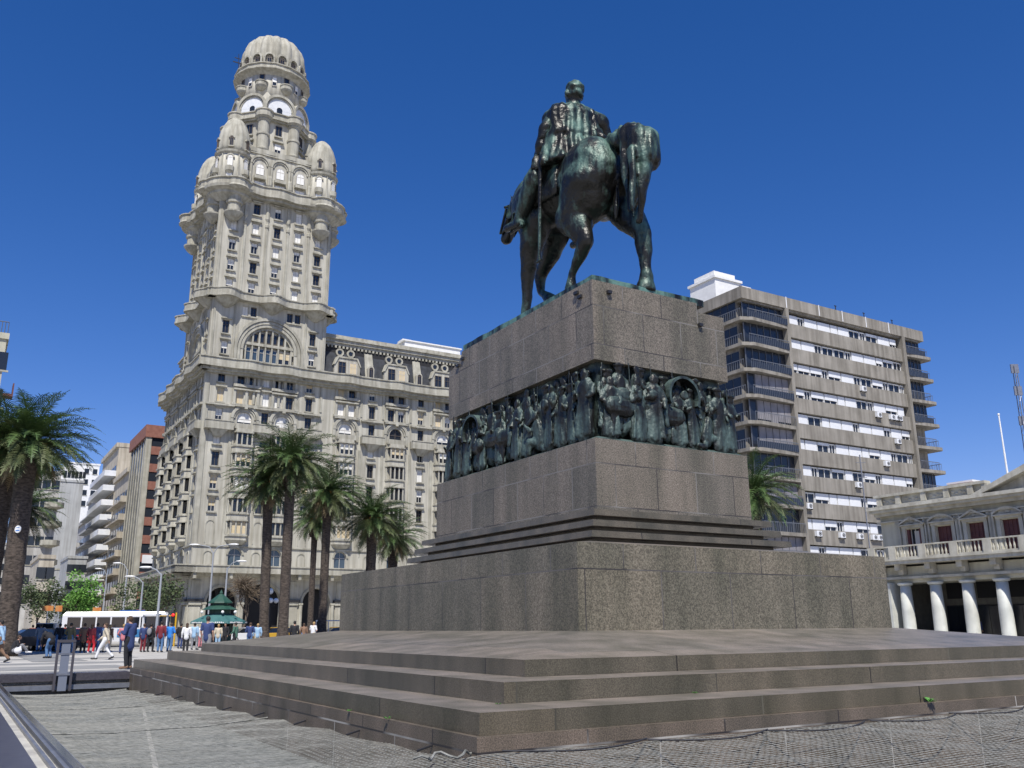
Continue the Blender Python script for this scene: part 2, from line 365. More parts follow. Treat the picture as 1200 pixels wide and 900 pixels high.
for i, (z, dw) in enumerate([(3.16, .54), (3.42, .38), (3.68, .22)]):
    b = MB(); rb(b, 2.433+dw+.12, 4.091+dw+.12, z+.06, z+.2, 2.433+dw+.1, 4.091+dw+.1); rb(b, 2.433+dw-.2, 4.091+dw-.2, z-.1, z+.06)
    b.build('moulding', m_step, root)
b = MB(); rb(b, 2.433, 4.091, 3.7, 5.585); b.build('lower_block', m_gran, root)
core = MB(); rb(core, 2.0, 3.65, 5.587, 7.6); core.build('frieze_panel', m_bronf, root)
b = MB(); rb(b, 2.40, 4.05, 5.589, 5.68, 2.2, 3.88); b.build('frieze_ledge', m_bronf, root)
b = MB(); rb(b, 2.194, 3.84, 7.592, 8.66)
b.fr((0, 0, 0), (0, 1, 0), (1, 0, 0)); b.pry([(-3.84, 8.66), (3.84, 8.66), (3.84, 9.10), (3.06, 9.36), (3.0, 9.60), (-3.0+.0, 9.654), (-3.84, 9.654)], -2.194, 1.25)
b.pry([(-3.84, 8.66), (3.84, 8.66), (3.84, 9.10), (3.06, 9.36), (-3.84, 9.4)], 1.25, 2.194)
b.build('upper_block', m_gran, root)
# bronze slab under the hooves, uneven edge
def slabz(x, y): return 9.78+.05*mnoise.noise(Vector((x*1.3, y*1.3, 0)))
b = MB(); nx, ny = 12, 22
xs = [-2.18+3.7*i/nx for i in range(nx+1)]; ys = [-3.82+6.75*i/ny for i in range(ny+1)]
P_ = [(x, y, slabz(x, y)) for x in xs for y in ys]+[(x, y, 9.6) for x in xs for y in ys]; K = (nx+1)*(ny+1); fs = []
for i in range(nx):
    for j in range(ny):
        a = i*(ny+1)+j; q = (a, a+1, a+ny+2, a+ny+1); fs.append(q); fs.append(tuple(K+k for k in q))
for i in range(nx):
    for j in (0, ny): a = i*(ny+1)+j; fs.append((a, a+ny+1, K+a+ny+1, K+a))
for j in range(ny):
    for i in (0, nx): a = i*(ny+1)+j; fs.append((a, a+1, K+a+1, K+a))
b.add(P_, fs); b.build('bronze_slab', bronze('slab_bronze', green=(.1, .2, .17), lo=.4, hi=.58), root)

# frieze figures: eight sculpted variants, then copies along the two visible faces
def folds(seed, amp=.03, f=7):
    return lambda co, n: amp*mnoise.noise(Vector((co.x*f+seed, co.y*f, co.z*f*.35)))+amp*.55*mnoise.noise(Vector((co.x*21+seed, co.y*21, co.z*13)))
def relief_figure(kind, seed):
    q = random.Random(seed); mb = MB(); h = 1.5
    if kind in ('robe', 'soldier', 'mother'):
        lean = q.uniform(-.08, .08); hx = lean*1.2
        cone(mb, (0, 0, .12), (lean*.5, 0, .8), .25, .19, 10); cone(mb, (lean*.5, 0, .8), (lean, 0, 1.2), .19, .21, 10)
        if kind != 'robe':
            cone(mb, (-.12, .02, .05), (-.08, 0, .75), .09, .13, 8); cone(mb, (.16, -.12, .05), (.08, 0, .75), .09, .13, 8)
        ell(mb, (hx, -.06, 1.47), (.11, .12, .145), n=10); cone(mb, (hx, 0, 1.2), (hx, -.04, 1.4), .09, .07, 8)
        for sx in (-1, 1):
            e = (lean+sx*.26, -.14, .98); hnd = (lean+sx*q.uniform(.02, .3), -.3, q.uniform(.7, 1.25)); chain(mb, [(lean+sx*.19, 0, 1.2), e, hnd], [.09, .075, .05], 8)
        if kind == 'soldier':
            cone(mb, (lean+.3, -.2, .3), (lean+.2, -.25, 1.75), .025, .02, 6); ell(mb, (hx, -.06, 1.58), (.17, .17, .05), n=10)
        if kind == 'mother': ell(mb, (lean+.1, -.24, 1.08), (.16, .13, .13), n=10); ell(mb, (lean+.2, -.28, 1.2), (.07, .07, .08), n=8)
        for k in range(5): a = q.uniform(-.2, .2); cone(mb, (a*1.3, -.2, .08), (a*.8+lean*.5, -.16, .95), .05, .03, 6)
    elif kind in ('horse', 'ox'):
        s = 1 if q.random() < .5 else -1
        cone(mb, (-.42*s, 0, .78), (.4*s, 0, .82), .27, .25, 12); chain(mb, [(.45*s, -.05, .85), (.68*s, -.14, 1.15), (.8*s, -.24, 1.0)], [.2, .12, .07], 10)
        for x in (-.5, -.38, .38, .5): chain(mb, [(x*s, -.02-.12*(x > 0), .7), (x*s*1.02+.04, -.06, .36), (x*s, -.05, .04)], [.12, .06, .05], 8)
        if kind == 'horse': cone(mb, (0, -.05, 1.0), (.05, -.08, 1.3), .16, .15, 8); ell(mb, (.05, -.12, 1.53), (.1, .11, .13), n=10); chain(mb, [(0, -.15, 1.05), (.1, -.3, .8), (.05, -.3, .5)], [.1, .08, .06], 8); chain(mb, [(.05, -.1, 1.3), (.25, -.25, 1.1), (.35, -.28, 1.2)], [.07, .06, .045], 8)
        else:
            for sx in (-1, 1): chain(mb, [(.7*s, -.2, 1.2), (.75*s+sx*.1, -.26, 1.32), (.75*s+sx*.07, -.28, 1.42)], [.03, .025, .012], 6)
    elif kind == 'kneel':
        cone(mb, (0, 0, .3), (.1, -.06, .72), .24, .17, 10); chain(mb, [(0, -.05, .3), (.3, -.22, .32), (.32, -.2, .05)], [.15, .11, .07], 8); chain(mb, [(0, 0, .25), (-.2, -.16, .07), (-.5, -.1, .06)], [.15, .1, .06], 8)
        ell(mb, (.14, -.12, .95), (.1, .11, .13), n=10); chain(mb, [(.1, -.02, .75), (.3, -.2, .6), (.42, -.3, .75)], [.08, .06, .045], 8)
    return organic(mb, 'figure_'+kind, .027, m_bronf, smooth=1, disp=folds(seed, .035, 8), dec=.55)
KIND = ['robe', 'soldier', 'mother', 'horse', 'ox', 'kneel', 'robe', 'soldier', 'horse', 'mother']
RF = [relief_figure(k, 11*i+3) for i, k in enumerate(KIND)]
panel = [o for o in KIDS[root.name] if o.name.startswith('frieze_panel')][0]
def place_fig(i, face, s, z, d, sc, flip=1):
    me = RF[i]
    if face == 'left': loc = (-2.02-d, s, z); rz = -PI/2   # figure front (-y) -> -x
    else: loc = (s, -3.67-d, z); rz = 0
    o = link('relief_figure', me, panel, loc, rz+q_.uniform(-.3, .3)); o.scale = (sc*flip, sc*.6, sc)
q_ = random.Random(5)
def row(face, a, b, seq, zb, d, sc):
    n = len(seq)
    for k, i in enumerate(seq):
        s = a+(b-a)*(k+.5)/n+q_.uniform(-.06, .06)
        place_fig(i, face, s, zb+q_.uniform(-.02, .05), d+q_.uniform(0, .06), sc*q_.uniform(.92, 1.08), q_.choice((-1, 1)))
row('left', -3.7, 3.8, [0, 1, 7, 2, 5, 6, 0, 3, 1, 4, 9, 8, 7, 1, 0], 5.66, .16, 1.0)
row('left', -3.6, 3.7, [7, 1, 9, 0, 7, 1, 6, 2, 7, 0, 1, 9, 6, 1, 7, 2], 5.84, .03, .98)
row('right', -2.0, 2.35, [6, 4, 2, 9, 8, 0, 1, 5, 7, 1], 5.66, .16, 1.0)
row('right', -2.0, 2.3, [1, 7, 3, 7, 0, 1, 2, 7, 6, 1, 9], 5.88, .03, .98)
for (face, s, z) in (('left', 2.05, 6.85), ('right', .45, 6.95)):   # covered-wagon hoops
    w = MB()
    if face == 'left': w.fr((-2.0, s, z), (0, 1, 0), (-1, 0, 0))
    else: w.fr((s, -3.65, z), (1, 0, 0), (0, -1, 0))
    w.arch(0, 0, .52, .45, 0, .42, -.5, PI+.5, 24); w.arch(0, 0, .46, .1, 0, .06, 0, PI, 20); w.build('wagon_hood', m_bronf, panel)
# small fittings and stains on the corners of the top block
for x, y, z in [(-2.2, -3.2, 9.45), (-2.2, -3.35, 9.3), (-2.2, 2.9, 9.3), (-2.2, 3.2, 9.15), (-1.7, -3.85, 9.35), (1.3, -3.85, 9.0)]: b = MB(); b.box(x-.06, x+.06, y-.08, y+.08, z, z+.08); b.build('metal_cleat', m_black, root)

# ------------------------------------------------------------ equestrian statue
st = thing('equestrian_statue', 'dark bronze horseman with green patina on the granite pedestal, seen from behind', 'statue', LW(0, 0, 9.75), TH)
def SP(px, py, w):
    """pixel of the photograph on the upright plane at w across the horse -> local point"""
    f = 1057.27; d = fw+r2*((px-600)/f)+u2*((450-py)/f); n = UR; c0 = MC+UR*w
    t = (c0.dot(n))/(d.dot(n)); X = d*t
    return Vector((w, (X-MC).dot(UL), X.z+1.35-9.75))
W0 = -.8
def S(px, py, w): return SP(px, py, w+W0)
def hoof(mb, p, ank):
    p = Vector(p); cone(mb, p+Vector((0, .02, .0)), Vector(ank), .2, .13, 12); mb.lathe(p.x, p.y, [(.3, -.02), (.22, .26)], 12)
gz = .04
horse = MB()
rump = S(698, 210, 0); chest = S(634, 243, 0); withers = S(650, 212, 0)
ell(horse, rump+Vector((-.3, -.1, -.05)), (.76, 1.08, 1.12)); ell(horse, rump+Vector((.34, -.1, -.05)), (.74, 1.08, 1.12)); ell(horse, rump+Vector((-.34, -.02, -.6)), (.66, .95, .9))
cone(horse, rump+Vector((0, .2, -.05)), (rump+chest)/2+Vector((0, 0, -.02)), .98, .95, 36)
cone(horse, (rump+chest)/2, chest, .95, .92, 36); cone(horse, rump+Vector((0, .3, .25)), withers, .7, .62, 16)
ell(horse, chest+Vector((0, .25, -.1)), (.78, .7, .95))
poll = S(604, 249, -.1); muz = S(594, 280, -.25)
chain(horse, [chest+Vector((0, .2, .3)), chest+Vector((0, .95, .5)), poll+Vector((0, -.15, .05))], [.8, .5, .34], 16)
chain(horse, [poll, (poll+muz)/2+Vector((0, .06, 0)), muz], [.34, .27, .2], 12)
for sx in (-1, 1): chain(horse, [poll+Vector((sx*.16, -.05, .25)), poll+Vector((sx*.2, -.02, .62))], [.1, .03], 6)
for k in range(9):
    t = k/8; a = (chest+Vector((0, .3, .75))).lerp(poll+Vector((0, -.1, .35)), t); chain(horse, [a, a+Vector((-.22, .1, -.3)), a+Vector((-.36, .05, -.75))], [.14, .12, .04], 6)
# near fore
def leg(pts, rads, hf, n=12):
    chain(horse, pts, rads, n); hoof(horse, hf, pts[-1])
def dn(v, dx=0, dy=0): return Vector((v.x+dx, v.y+dy, gz+.03))
a = S(618, 326, -.55); e = S(617, 352, -.55)
leg([S(630, 258, -.55), S(622, 292, -.58), a, e+Vector((0, 0, -.1)), Vector((e.x, e.y+.06, .42))], [.52, .36, .21, .13, .17], Vector((e.x, e.y+.14, gz+.03)))
ell(horse, a, (.19, .2, .24))
a = S(633, 322, .5); e = S(634, 343, .5); h = Vector((e.x, e.y-.62, e.z-.45))
leg([S(652, 270, .5), S(646, 297, .5), a, e], [.5, .32, .2, .14], h); ell(horse, a, (.19, .2, .22))
# near hind
st_, hk, ft = S(672, 256, -.6), S(687, 283, -.6), S(670, 321, -.6)
leg([S(690, 218, -.4), st_, hk, ft, Vector((ft.x, ft.y+.08, .4))], [.8, .54, .22, .14, .17], Vector((ft.x, ft.y+.2, gz+.03)))
cone(horse, st_+Vector((0, -.1, .3)), hk+Vector((0, -.05, .05)), .42, .19); ell(horse, hk, (.18, .24, .26))
# off hind stretched back
st_, hk, ft = S(722, 238, .5), S(753, 273, .5), S(757, 315, .5)
leg([S(708, 212, .45), st_, hk, ft, Vector((ft.x, ft.y, .42))], [.85, .54, .27, .17, .19], Vector((ft.x, ft.y+.06, gz+.03)))
ell(horse, hk, (.21, .28, .33)); cone(horse, st_+Vector((0, -.1, .1)), hk, .45, .24); cone(horse, hk, ft, .23, .15)
horse_o = link('horse', organic(horse, 'horse', .05, m_bron, smooth=12, disp=lambda co, n: .045*mnoise.noise(co*1.6)+.018*mnoise.noise(co*4.5)), st)
# tail
t = MB()
dk = [S(712, 176, 0), S(726, 166, 0), S(741, 160, 0), S(753, 166, 0), S(756, 184, 0)]
chain(t, dk, [.3, .32, .38, .41, .41], 14)
for (x0, y0, x1, y1, x2, y2, w, r) in [(743, 173, 746, 211, 740, 242, 0.05, 0.3), (752, 180, 754, 221, 748, 260, -0.1, 0.26), (732, 171, 733, 211, 737, 247, -0.2, 0.17), (721, 176, 722, 221, 721, 260, 0.0, 0.15), (740, 176, 742, 226, 743, 254, -0.45, 0.15), (756, 183, 755, 206, 753, 228, 0.2, 0.22), (747, 188, 744, 241, 735, 264, 0.3, 0.2)]:
    chain(t, [S(x0, y0, w), S((x0+x1)/2+1, (y0+y1)/2, w*1.1), S(x1, y1, w*1.2), S(x2, y2, w*1.2)], [r*.9, r*.8, r*.62, r*.28], 10)
link('tail', organic(t, 'tail', .045, m_bron, smooth=3, disp=lambda co, n: .09*mnoise.noise(Vector((co.x*6, co.y*6, co.z*1.1)))), st)
# saddle cloth and girth
c_ = MB()
mid = (rump+chest)/2
for a0 in range(9):
    an = R(-150+a0*(210/8)-15)
pts = []; fs = []; n1, n2 = 14, 8
ax = Vector((0, 1, 0)); A = withers+Vector((0, -1.5, -.95)); B = withers+Vector((0, .45, -.75))
for i in range(n2+1):
    c0 = A.lerp(B, i/n2)
    for j in range(n1+1):
        an = R(-18+216*j/n1); rr = 1.04+.03*math.sin(j*2.3+i); pts.append(c0+Vector((math.cos(an)*rr*.98, 0, math.sin(an)*rr)))
k = len(pts)
pts += [c0+(p-c0)*1.0-Vector((0, 0, 0)) for p, c0 in ((Vector((p.x*.93+(W0)*.07, p.y, p.z-.07)), Vector()) for p in pts)]
for i in range(n2):
    for j in range(n1):
        q = (i*(n1+1)+j, i*(n1+1)+j+1, (i+1)*(n1+1)+j+1, (i+1)*(n1+1)+j); fs.append(q); fs.append(tuple(k+x for x in q))
for i in range(n2):
    for j in (0, n1): q = i*(n1+1)+j; fs.append((q, q+n1+1, k+q+n1+1, k+q))
for j in range(n1):
    for i in (0, n2): q = i*(n1+1)+j; fs.append((q, q+1, k+q+1, k+q))
c_.smooth = True; c_.add(pts, fs); c_.build('saddle_cloth', m_bron, st)
sd_ = MB(); sd_.lathe(0, 0, [(.0, 0)], 4) if False else None
s2 = MB(); ell(s2, withers+Vector((0, -.75, .25)), (.55, .75, .3)); chain(s2, [withers+Vector((-.35, -1.35, .45)), withers+Vector((.35, -1.35, .45))], [.16, .16]); link('saddle', organic(s2, 'saddle', .05, m_bron, 3), st)
# rider
r = MB()
pel = withers+Vector((0, -.75, .55)); nk = S(673, 124, 0); hd = S(672.5, 110.5, 0); ch = S(674, 150, 0)
ell(r, pel, (.62, .5, .5)); cone(r, pel+Vector((0, 0, .2)), ch+Vector((0, .05, .1)), .5, .62, 16)
shl, shr = S(648, 141, -.62), S(701, 146, .62)
chain(r, [shl, (shl+shr)/2+Vector((0, 0, .08)), shr], [.34, .46, .34], 14)
cone(r, nk+Vector((0, 0, -.25)), nk+Vector((0, .03, .15)), .26, .2, 12)
ell(r, hd, (.25, .32, .37)); ell(r, hd+Vector((0, .34, -.06)), (.05, .08, .07))          # head, nose
ell(r, hd+Vector((0, .27, -.22)), (.12, .1, .06))
for sx in (-1, 1): ell(r, hd+Vector((sx*.28, .0, -.04)), (.05, .08, .11)); ell(r, hd+Vector((sx*.11, .31, .06)), (.05, .03, .03))
el, hl = S(636, 172, -.98), S(634, 196, -.85)
chain(r, [shl, el, hl], [.3, .24, .14], 12)
def hand(mb, c, d, up_, sc=1.0):
    c = Vector(c); d = Vector(d).normalized(); up_ = Vector(up_).normalized(); sdv = d.cross(up_)
    cone(mb, c, c+d*.22*sc, .12*sc, .13*sc, 8)
    for k in range(4):
        o = c+d*.24*sc+sdv*(k-1.5)*.075*sc; l = (.2, .24, .22, .17)[k]*sc
        chain(mb, [o, o+d*l*.6, o+d*l*.75-up_*l*.6], [.045*sc, .042*sc, .035*sc], 6)
    chain(mb, [c+sdv*.1*sc+d*.05, c+sdv*.2*sc+d*.16*sc, c+sdv*.17*sc+d*.28*sc-up_*.05], [.055*sc, .05*sc, .04*sc], 6)
hand(r, hl, (0, .5, -.8), (1, 0, 0))
er, hr = S(709, 170, .95), Vector((W0+.25, withers.y+.35, withers.z+.75))
chain(r, [shr, er, hr], [.3, .24, .14], 12); hand(r, hr, (0, 1, -.1), (0, 0, 1))
for sx, kx, ky, ax_, ay, tx, ty in ((-1, 628, 209, 608, 260, 594, 268), (1, 0, 0, 0, 0, 0, 0)):
    if sx < 0: kn, an_, to = S(kx, ky, -1.05), S(ax_, ay, -1.15), S(tx, ty, -1.2)
    else: kn, an_, to = [Vector((2*W0-p.x, p.y, p.z)) for p in (kn, an_, to)]
    hip = pel+Vector((sx*.4, .1, -.1)); cone(r, hip, kn, .42, .31, 14); cone(r, kn, kn.lerp(an_, .45), .29, .27, 12); cone(r, kn.lerp(an_, .45), an_, .27, .17, 12)
    cone(r, an_+Vector((0, -.08, -.08)), to, .17, .12, 10); cone(r, kn.lerp(an_, .1), kn.lerp(an_, .2), .34, .31, 14)
link('rider', organic(r, 'rider', .04, m_bron, smooth=3), st)
hb = MB(); ell(hb, hd+Vector((0, -.05, .1)), (.275, .32, .31)); ell(hb, hd+Vector((0, -.2, -.08)), (.2, .14, .18)); hb2 = organic(hb, 'hair', .035, m_bron, 2, disp=lambda co, n: .05*mnoise.noise(co*7)); link('hair', hb2, st)
# long coat with folds, hanging from the shoulders over the horse's back
co_ = MB()
def ringpt(c, rx, ry, n, ph=0, k=0, amp=0): return [c+Vector(((rx+amp*math.sin(k*2*PI*i/n+ph))*math.cos(2*PI*i/n), (ry+amp*math.sin(k*2*PI*i/n+ph))*math.sin(2*PI*i/n), 0)) for i in range(n)]
N_ = 72; secs = [(nk+Vector((0, 0, -.1)), .34, .3, .0), ((shl+shr)/2+Vector((0, 0, .38)), .74, .4, .01), ((shl+shr)/2+Vector((0, -.02, .1)), .98, .54, .03), (ch+Vector((0, -.02, -.1)), .98, .58, .06), (ch+Vector((0, -.04, -.55)), .9, .6, .07), (pel+Vector((0, -.04, .5)), .84, .62, .08), (pel+Vector((0, -.08, .05)), .95, .8, .1), (pel+Vector((0, -.16, -.5)), 1.16, 1.0, .12), (pel+Vector((0, -.2, -.85)), 1.24, 1.08, .13)]
pp = []
for c0, rx, ry, am in secs: pp += ringpt(c0, rx, ry, N_, 1.0, 15, am)
co_.smooth = True; L8 = len(secs)
co_.add(pp, [(j*N_+i, j*N_+(i+1) % N_, (j+1)*N_+(i+1) % N_, (j+1)*N_+i) for j in range(L8-1) for i in range(N_)]+[tuple(range(N_)), tuple(range((L8-1)*N_, L8*N_))])
for k in range(11):
    a = R(-168+k*15.6); ca, sa = math.cos(a), math.sin(a)
    q1 = (shl+shr)/2+Vector((ca*.8, sa*.44, .12)); q2_ = ch+Vector((ca*.98, sa*.6-.04, -.5)); q3 = pel+Vector((ca*1.0, sa*.86-.1, .1)); q4 = pel+Vector((ca*1.2, sa*1.08-.2, -.8))
    chain(co_, [q1, q2_, q3, q4], [.06, .1, .13, .1] if k % 2 else [.1, .07, .09, .13], 8)
link('coat', organic(co_, 'coat', .05, m_bron, smooth=1, disp=lambda co, n: .06*mnoise.noise(Vector((co.x*7, co.y*7, co.z*.7)))), st)
# cape lapels: two broad folded bands down the back and the left cape wing
for pts_, rs in (([S(657, 130, -.25), S(660, 165, -.3)-Vector((0, .1, 0)), S(661, 185, -.35)-Vector((0, .35, 0)), S(657, 208, -.4)-Vector((0, .45, 0))], [.12, .16, .17, .12]), ([S(693, 132, .3), S(698, 155, .35), S(706, 162, .5)], [.12, .17, .12]),
                 ([S(650, 133, -.6), S(640, 150, -.95), S(636, 160, -1.05)], [.16, .22, .15]), ([S(706, 143, .7), S(711, 158, .9)], [.18, .15]), ([S(651, 150, -.6), S(653, 190, -.7), S(650, 215, -.8)], [.15, .16, .1])):
    m_ = MB(); chain(m_, pts_, rs, 10); link('cape_fold', organic(m_, 'cape_fold', .04, m_bron, 2, disp=lambda co, n: .03*mnoise.noise(co*5)), st)
sb = MB(); p0, p1 = S(633, 195, -1.2), S(632, 306, -1.2)
sb.tube([p0, p1], [.055, .04], 8); sb.tube([p0+Vector((0, 0, .0)), p0+Vector((0, -.05, .42))], [.06, .05], 8); sb.tube([p0+Vector((0, -.25, .02)), p0+Vector((0, .25, .02))], .04, 6)
sb.tube([p1+Vector((0, -.12, 0)), p1+Vector((0, .12, 0))], .035, 6); sb.build('sabre', m_bron, st)
sp_ = MB(); q0 = S(606, 266, -1.2); sp_.tube([q0+Vector((0, -.25, -.05)), q0+Vector((0, .35, -.08)), q0+Vector((0, .2, .5)), q0+Vector((0, -.1, .45)), q0+Vector((0, -.25, -.05))], .045, 6); sp_.tube([q0+Vector((0, .1, .45)), S(625, 215, -1.15)], .035, 6); sp_.build('stirrup', m_bron, st)
br_ = MB(); br_.tube([muz+Vector((-.25, 0, .1)), poll+Vector((-.4, -.1, 0))], .04, 6); br_.tube([muz+Vector((-.22, -.05, .1)), hr], .035, 6); br_.tube([muz+Vector((.22, -.05, .1)), hr], .035, 6)
br_.tube([poll+Vector((-.42, -.05, .05)), poll+Vector((0, .2, .36)), poll+Vector((.42, -.05, .05))], .045, 6); br_.build('bridle', m_bron, st)
# ------------------------------------------------------------ windows: built once per size and look, placed as parts
m_glass = mat('window_glass', (.02, .024, .03), rough=.12, spec=.6)
m_glassb = mat('blue_glass', (.05, .075, .1), rough=.08, spec=.8)
m_frame = mat('window_frame', (.5, .48, .44), rough=.6)
m_frameb = mat('dark_window_frame', (.1, .08, .065), rough=.6)
m_blind = mat('white_blind', (.78, .77, .72), (.7, .69, .65), rough=.8, scale=1)
m_blindc = mat('cream_blind', (.55, .45, .27), (.62, .52, .36), rough=.8, scale=1)
m_curt = mat('red_curtain', (.35, .03, .03), rough=.8)
WM = [m_frame, m_glass, m_blind, m_blindc, m_frameb, m_curt, m_glassb]
WC = {}
def win_mb(w, h, var, arch=False, mb=None, div=2):
    """window in the plane y=0 (outside is -y), origin bottom centre"""
    b = mb or MB(); k = .07
    fr = 4 if var in ('dark', 'brown') else 0
    b.mi = fr
    if arch:
        hz = h-w/2; b.box(-w/2, -w/2+k, -.05, .05, 0, hz); b.box(w/2-k, w/2, -.05, .05, 0, hz); b.arch(0, hz, w/2, w/2-k, -.05, .05, n=10); b.box(-w/2, w/2, -.045, .045, hz-.04, hz+.04)
        b.box(-.03, .03, -.04, .04, 0, h-.05)
    else:
        b.box(-w/2, -w/2+k, -.05, .05, 0, h); b.box(w/2-k, w/2, -.05, .05, 0, h); b.box(-w/2+k, w/2-k, -.05, .05, h-k, h); b.box(-w/2+k, w/2-k, -.05, .05, 0, k)
        for i in range(1, div): x = -w/2+w*i/div; b.box(x-.03, x+.03, -.04, .04, k, h-k)
        if h > 1.7: b.box(-w/2+k, w/2-k, -.042, .042, h*.68, h*.68+.05)
    b.mi = 6 if var == 'blue' else 1
    top = h if not arch else h-w/2
    b.box(-w/2, w/2, .03, .06, 0, top)
    if arch: b.pry([(w/2*math.cos(PI*i/10), top+w/2*math.sin(PI*i/10)) for i in range(11)], .03, .06)
    fr_ = {'white': .97, 'half': .55, 'cream': .95, 'creamhalf': .6, 'third': .3, 'red': .5}.get(var, 0)
    if fr_:
        b.mi = {'cream': 3, 'creamhalf': 3, 'red': 5}.get(var, 2)
        if var == 'red': b.box(-w/2+k, w/2-k, -.02, .025, k, h*.5)
        else: b.box(-w/2+k, w/2-k, -.03, .025, max(k, top-top*fr_), top-k)
        if arch and fr_ > .2: b.pry([((w/2-k)*math.cos(PI*i/10), top+(w/2-k)*math.sin(PI*i/10)) for i in range(11)], -.03, .025)
    return b
class Facade:
    """collects window positions of one building, then makes the biggest of them parts and the rest one part"""
    def __init__(s, parent): s.par = parent; s.l = []
    def add(s, o, u, v, x, d, z, w, h, var, arch=False, div=2, pri=1): s.l.append((w*h*pri, Vector(o), Vector(u), Vector(v), x, d, z, round(w, 2), round(h, 2), var, arch, div))
    def flush(s, name='window', n=98):
        s.l.sort(key=lambda q: -q[0])
        for q in s.l[:n]:
            _, o, u, v, x, d, z, w, h, var, arch, div = q; key = (w, h, var, arch, div)
            if key not in WC: WC[key] = win_mb(w, h, var, arch, None, div).mesh('window', WM)
            p = o+u*x+v*d+Vector((0, 0, z)); ob = link(name, WC[key], s.par, p, math.atan2(-v.x*-1, -v.y*1)); 
            ob.rotation_euler = (0, 0, math.atan2(v.x, -v.y))
        if len(s.l) > n:
            mb = MB()
            for q in s.l[n:]:
                _, o, u, v, x, d, z, w, h, var, arch, div = q; p = o+u*x+v*d+Vector((0, 0, z))
                a = math.atan2(v.x, -v.y); c, si = math.cos(a), math.sin(a)
                mb.fr(p, (c, si, 0), (-si, c, 0)); win_mb(w, h, var, arch, mb, div)
            mb.fix = False; ob = mb.build(name, WM, s.par, fix=False); ob['kind'] = 'stuff'
wr = random.Random(21)
def rv(tower=False):
    x = wr.random()
    if tower: return 'white' if x < .5 else 'half' if x < .64 else 'dark' if x < .85 else 'third'
    return 'dark' if x < .4 else 'white' if x < .55 else 'half' if x < .68 else 'cream' if x < .78 else 'creamhalf' if x < .84 else 'third' if x < .95 else 'brown'

# ------------------------------------------------------------ the tall palace
m_stuc = mat('palace_stucco', (.42, .402, .335), (.52, .5, .425), rough=.88, scale=.35, detail=9, streak=.32, split=(.3, .7), bump=.12, bscale=2.5)
m_trim = mat('palace_trim', (.32, .308, .25), (.46, .442, .37), rough=.88, scale=.7, detail=9, streak=.3, split=(.3, .66), bump=.2, bscale=3)
m_slate = mat('slate', (.02, .023, .028), (.042, .046, .056), rough=.75, scale=1.5, detail=8, streak=.3)
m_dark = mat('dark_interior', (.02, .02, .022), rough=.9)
m_rust = mat('rusty_cap', (.42, .24, .14), (.5, .38, .28), rough=.85, scale=1.2)
C0 = Vector((-41.507, 118, 0))
pal = thing('palace', 'tall pale stucco palace with a domed corner tower behind the palms', 'palace', C0, TH)
fa = Facade(pal)
FR = ((0, 0, 0), (1, 0, 0), (0, -1, 0))      # front: origin, along, outward
SD = ((0, 0, 0), (0, 1, 0), (-1, 0, 0))      # side facing the avenue
W = MB(); T = MB()                            # walls, trims
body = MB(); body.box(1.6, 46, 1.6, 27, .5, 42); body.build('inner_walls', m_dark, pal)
LW_, LS_ = 46.0, 27.0
bays = [5.54, 10.83, 20.16, 28.1, 36.0, 43.6]; narrow = [2.05, 8.3, 14.5, 24.2, 32.2, 40.0]
sbays = [5.6, 11.8, 18.2, 24.2]; snar = [2.0, 8.7, 15.0, 21.2]
rows = [34.0, 31.2, 28.4, 25.4, 22.4, 19.3, 16.3]     # sills
def sillhood(fr, x, w, z, h, d=0):
    T.fr(*fr); T.box(x-w/2-.28, x+w/2+.28, d+.0, d+.32, z+h+.14, z+h+.34); T.box(x-w/2-.2, x+w/2+.2, d+.0, d+.24, z-.22, z-.04)
def oriel(fr, x, wd, z0, z1, rws, pr=.95, narrow_=.55):
    """projecting bay: sill bands, corner posts and glazing between"""
    plan = [(x-wd/2, .0), (x-wd/2*.72, pr), (x+wd/2*.72, pr), (x+wd/2, .0)]
    big = [(x-wd/2-.12, .0), (x-wd/2*.72-.08, pr+.16), (x+wd/2*.72+.08, pr+.16), (x+wd/2+.12, .0)]
    rws = sorted(rws); W.fr(*fr); T.fr(*fr); zs = [z0]+[q for r in rws for q in r]+[z1]
    for a, b in zip(zs[0::2], zs[1::2]): W.prz(plan, a, b)
    for a, b in rws:
        T.prz(big, b+.0, b+.18); T.prz(big, a-.3, a-.08)
        for px, py in [(x-wd/2+.1, .12), (x-wd/2*.72+.06, pr-.1), (x-wd*.12, pr-.1), (x+wd*.12, pr-.1), (x+wd/2*.72-.06, pr-.1), (x+wd/2-.1, .12)]: W.box(px-.09, px+.09, py-.1, py+.1, a, b)
        fa.add(fr[0], fr[1], fr[2], x, pr-.22, a, wd*.68, b-a, rv(), False, 3, 1.2)
        W.box(x-wd/2+.15, x+wd/2-.15, -.1, .05, a, b)
    W.prz([(x-wd*.3, 0), (x-wd*.2, pr*.45), (x+wd*.2, pr*.45), (x+wd*.3, 0)], z0-.55, z0, plan)
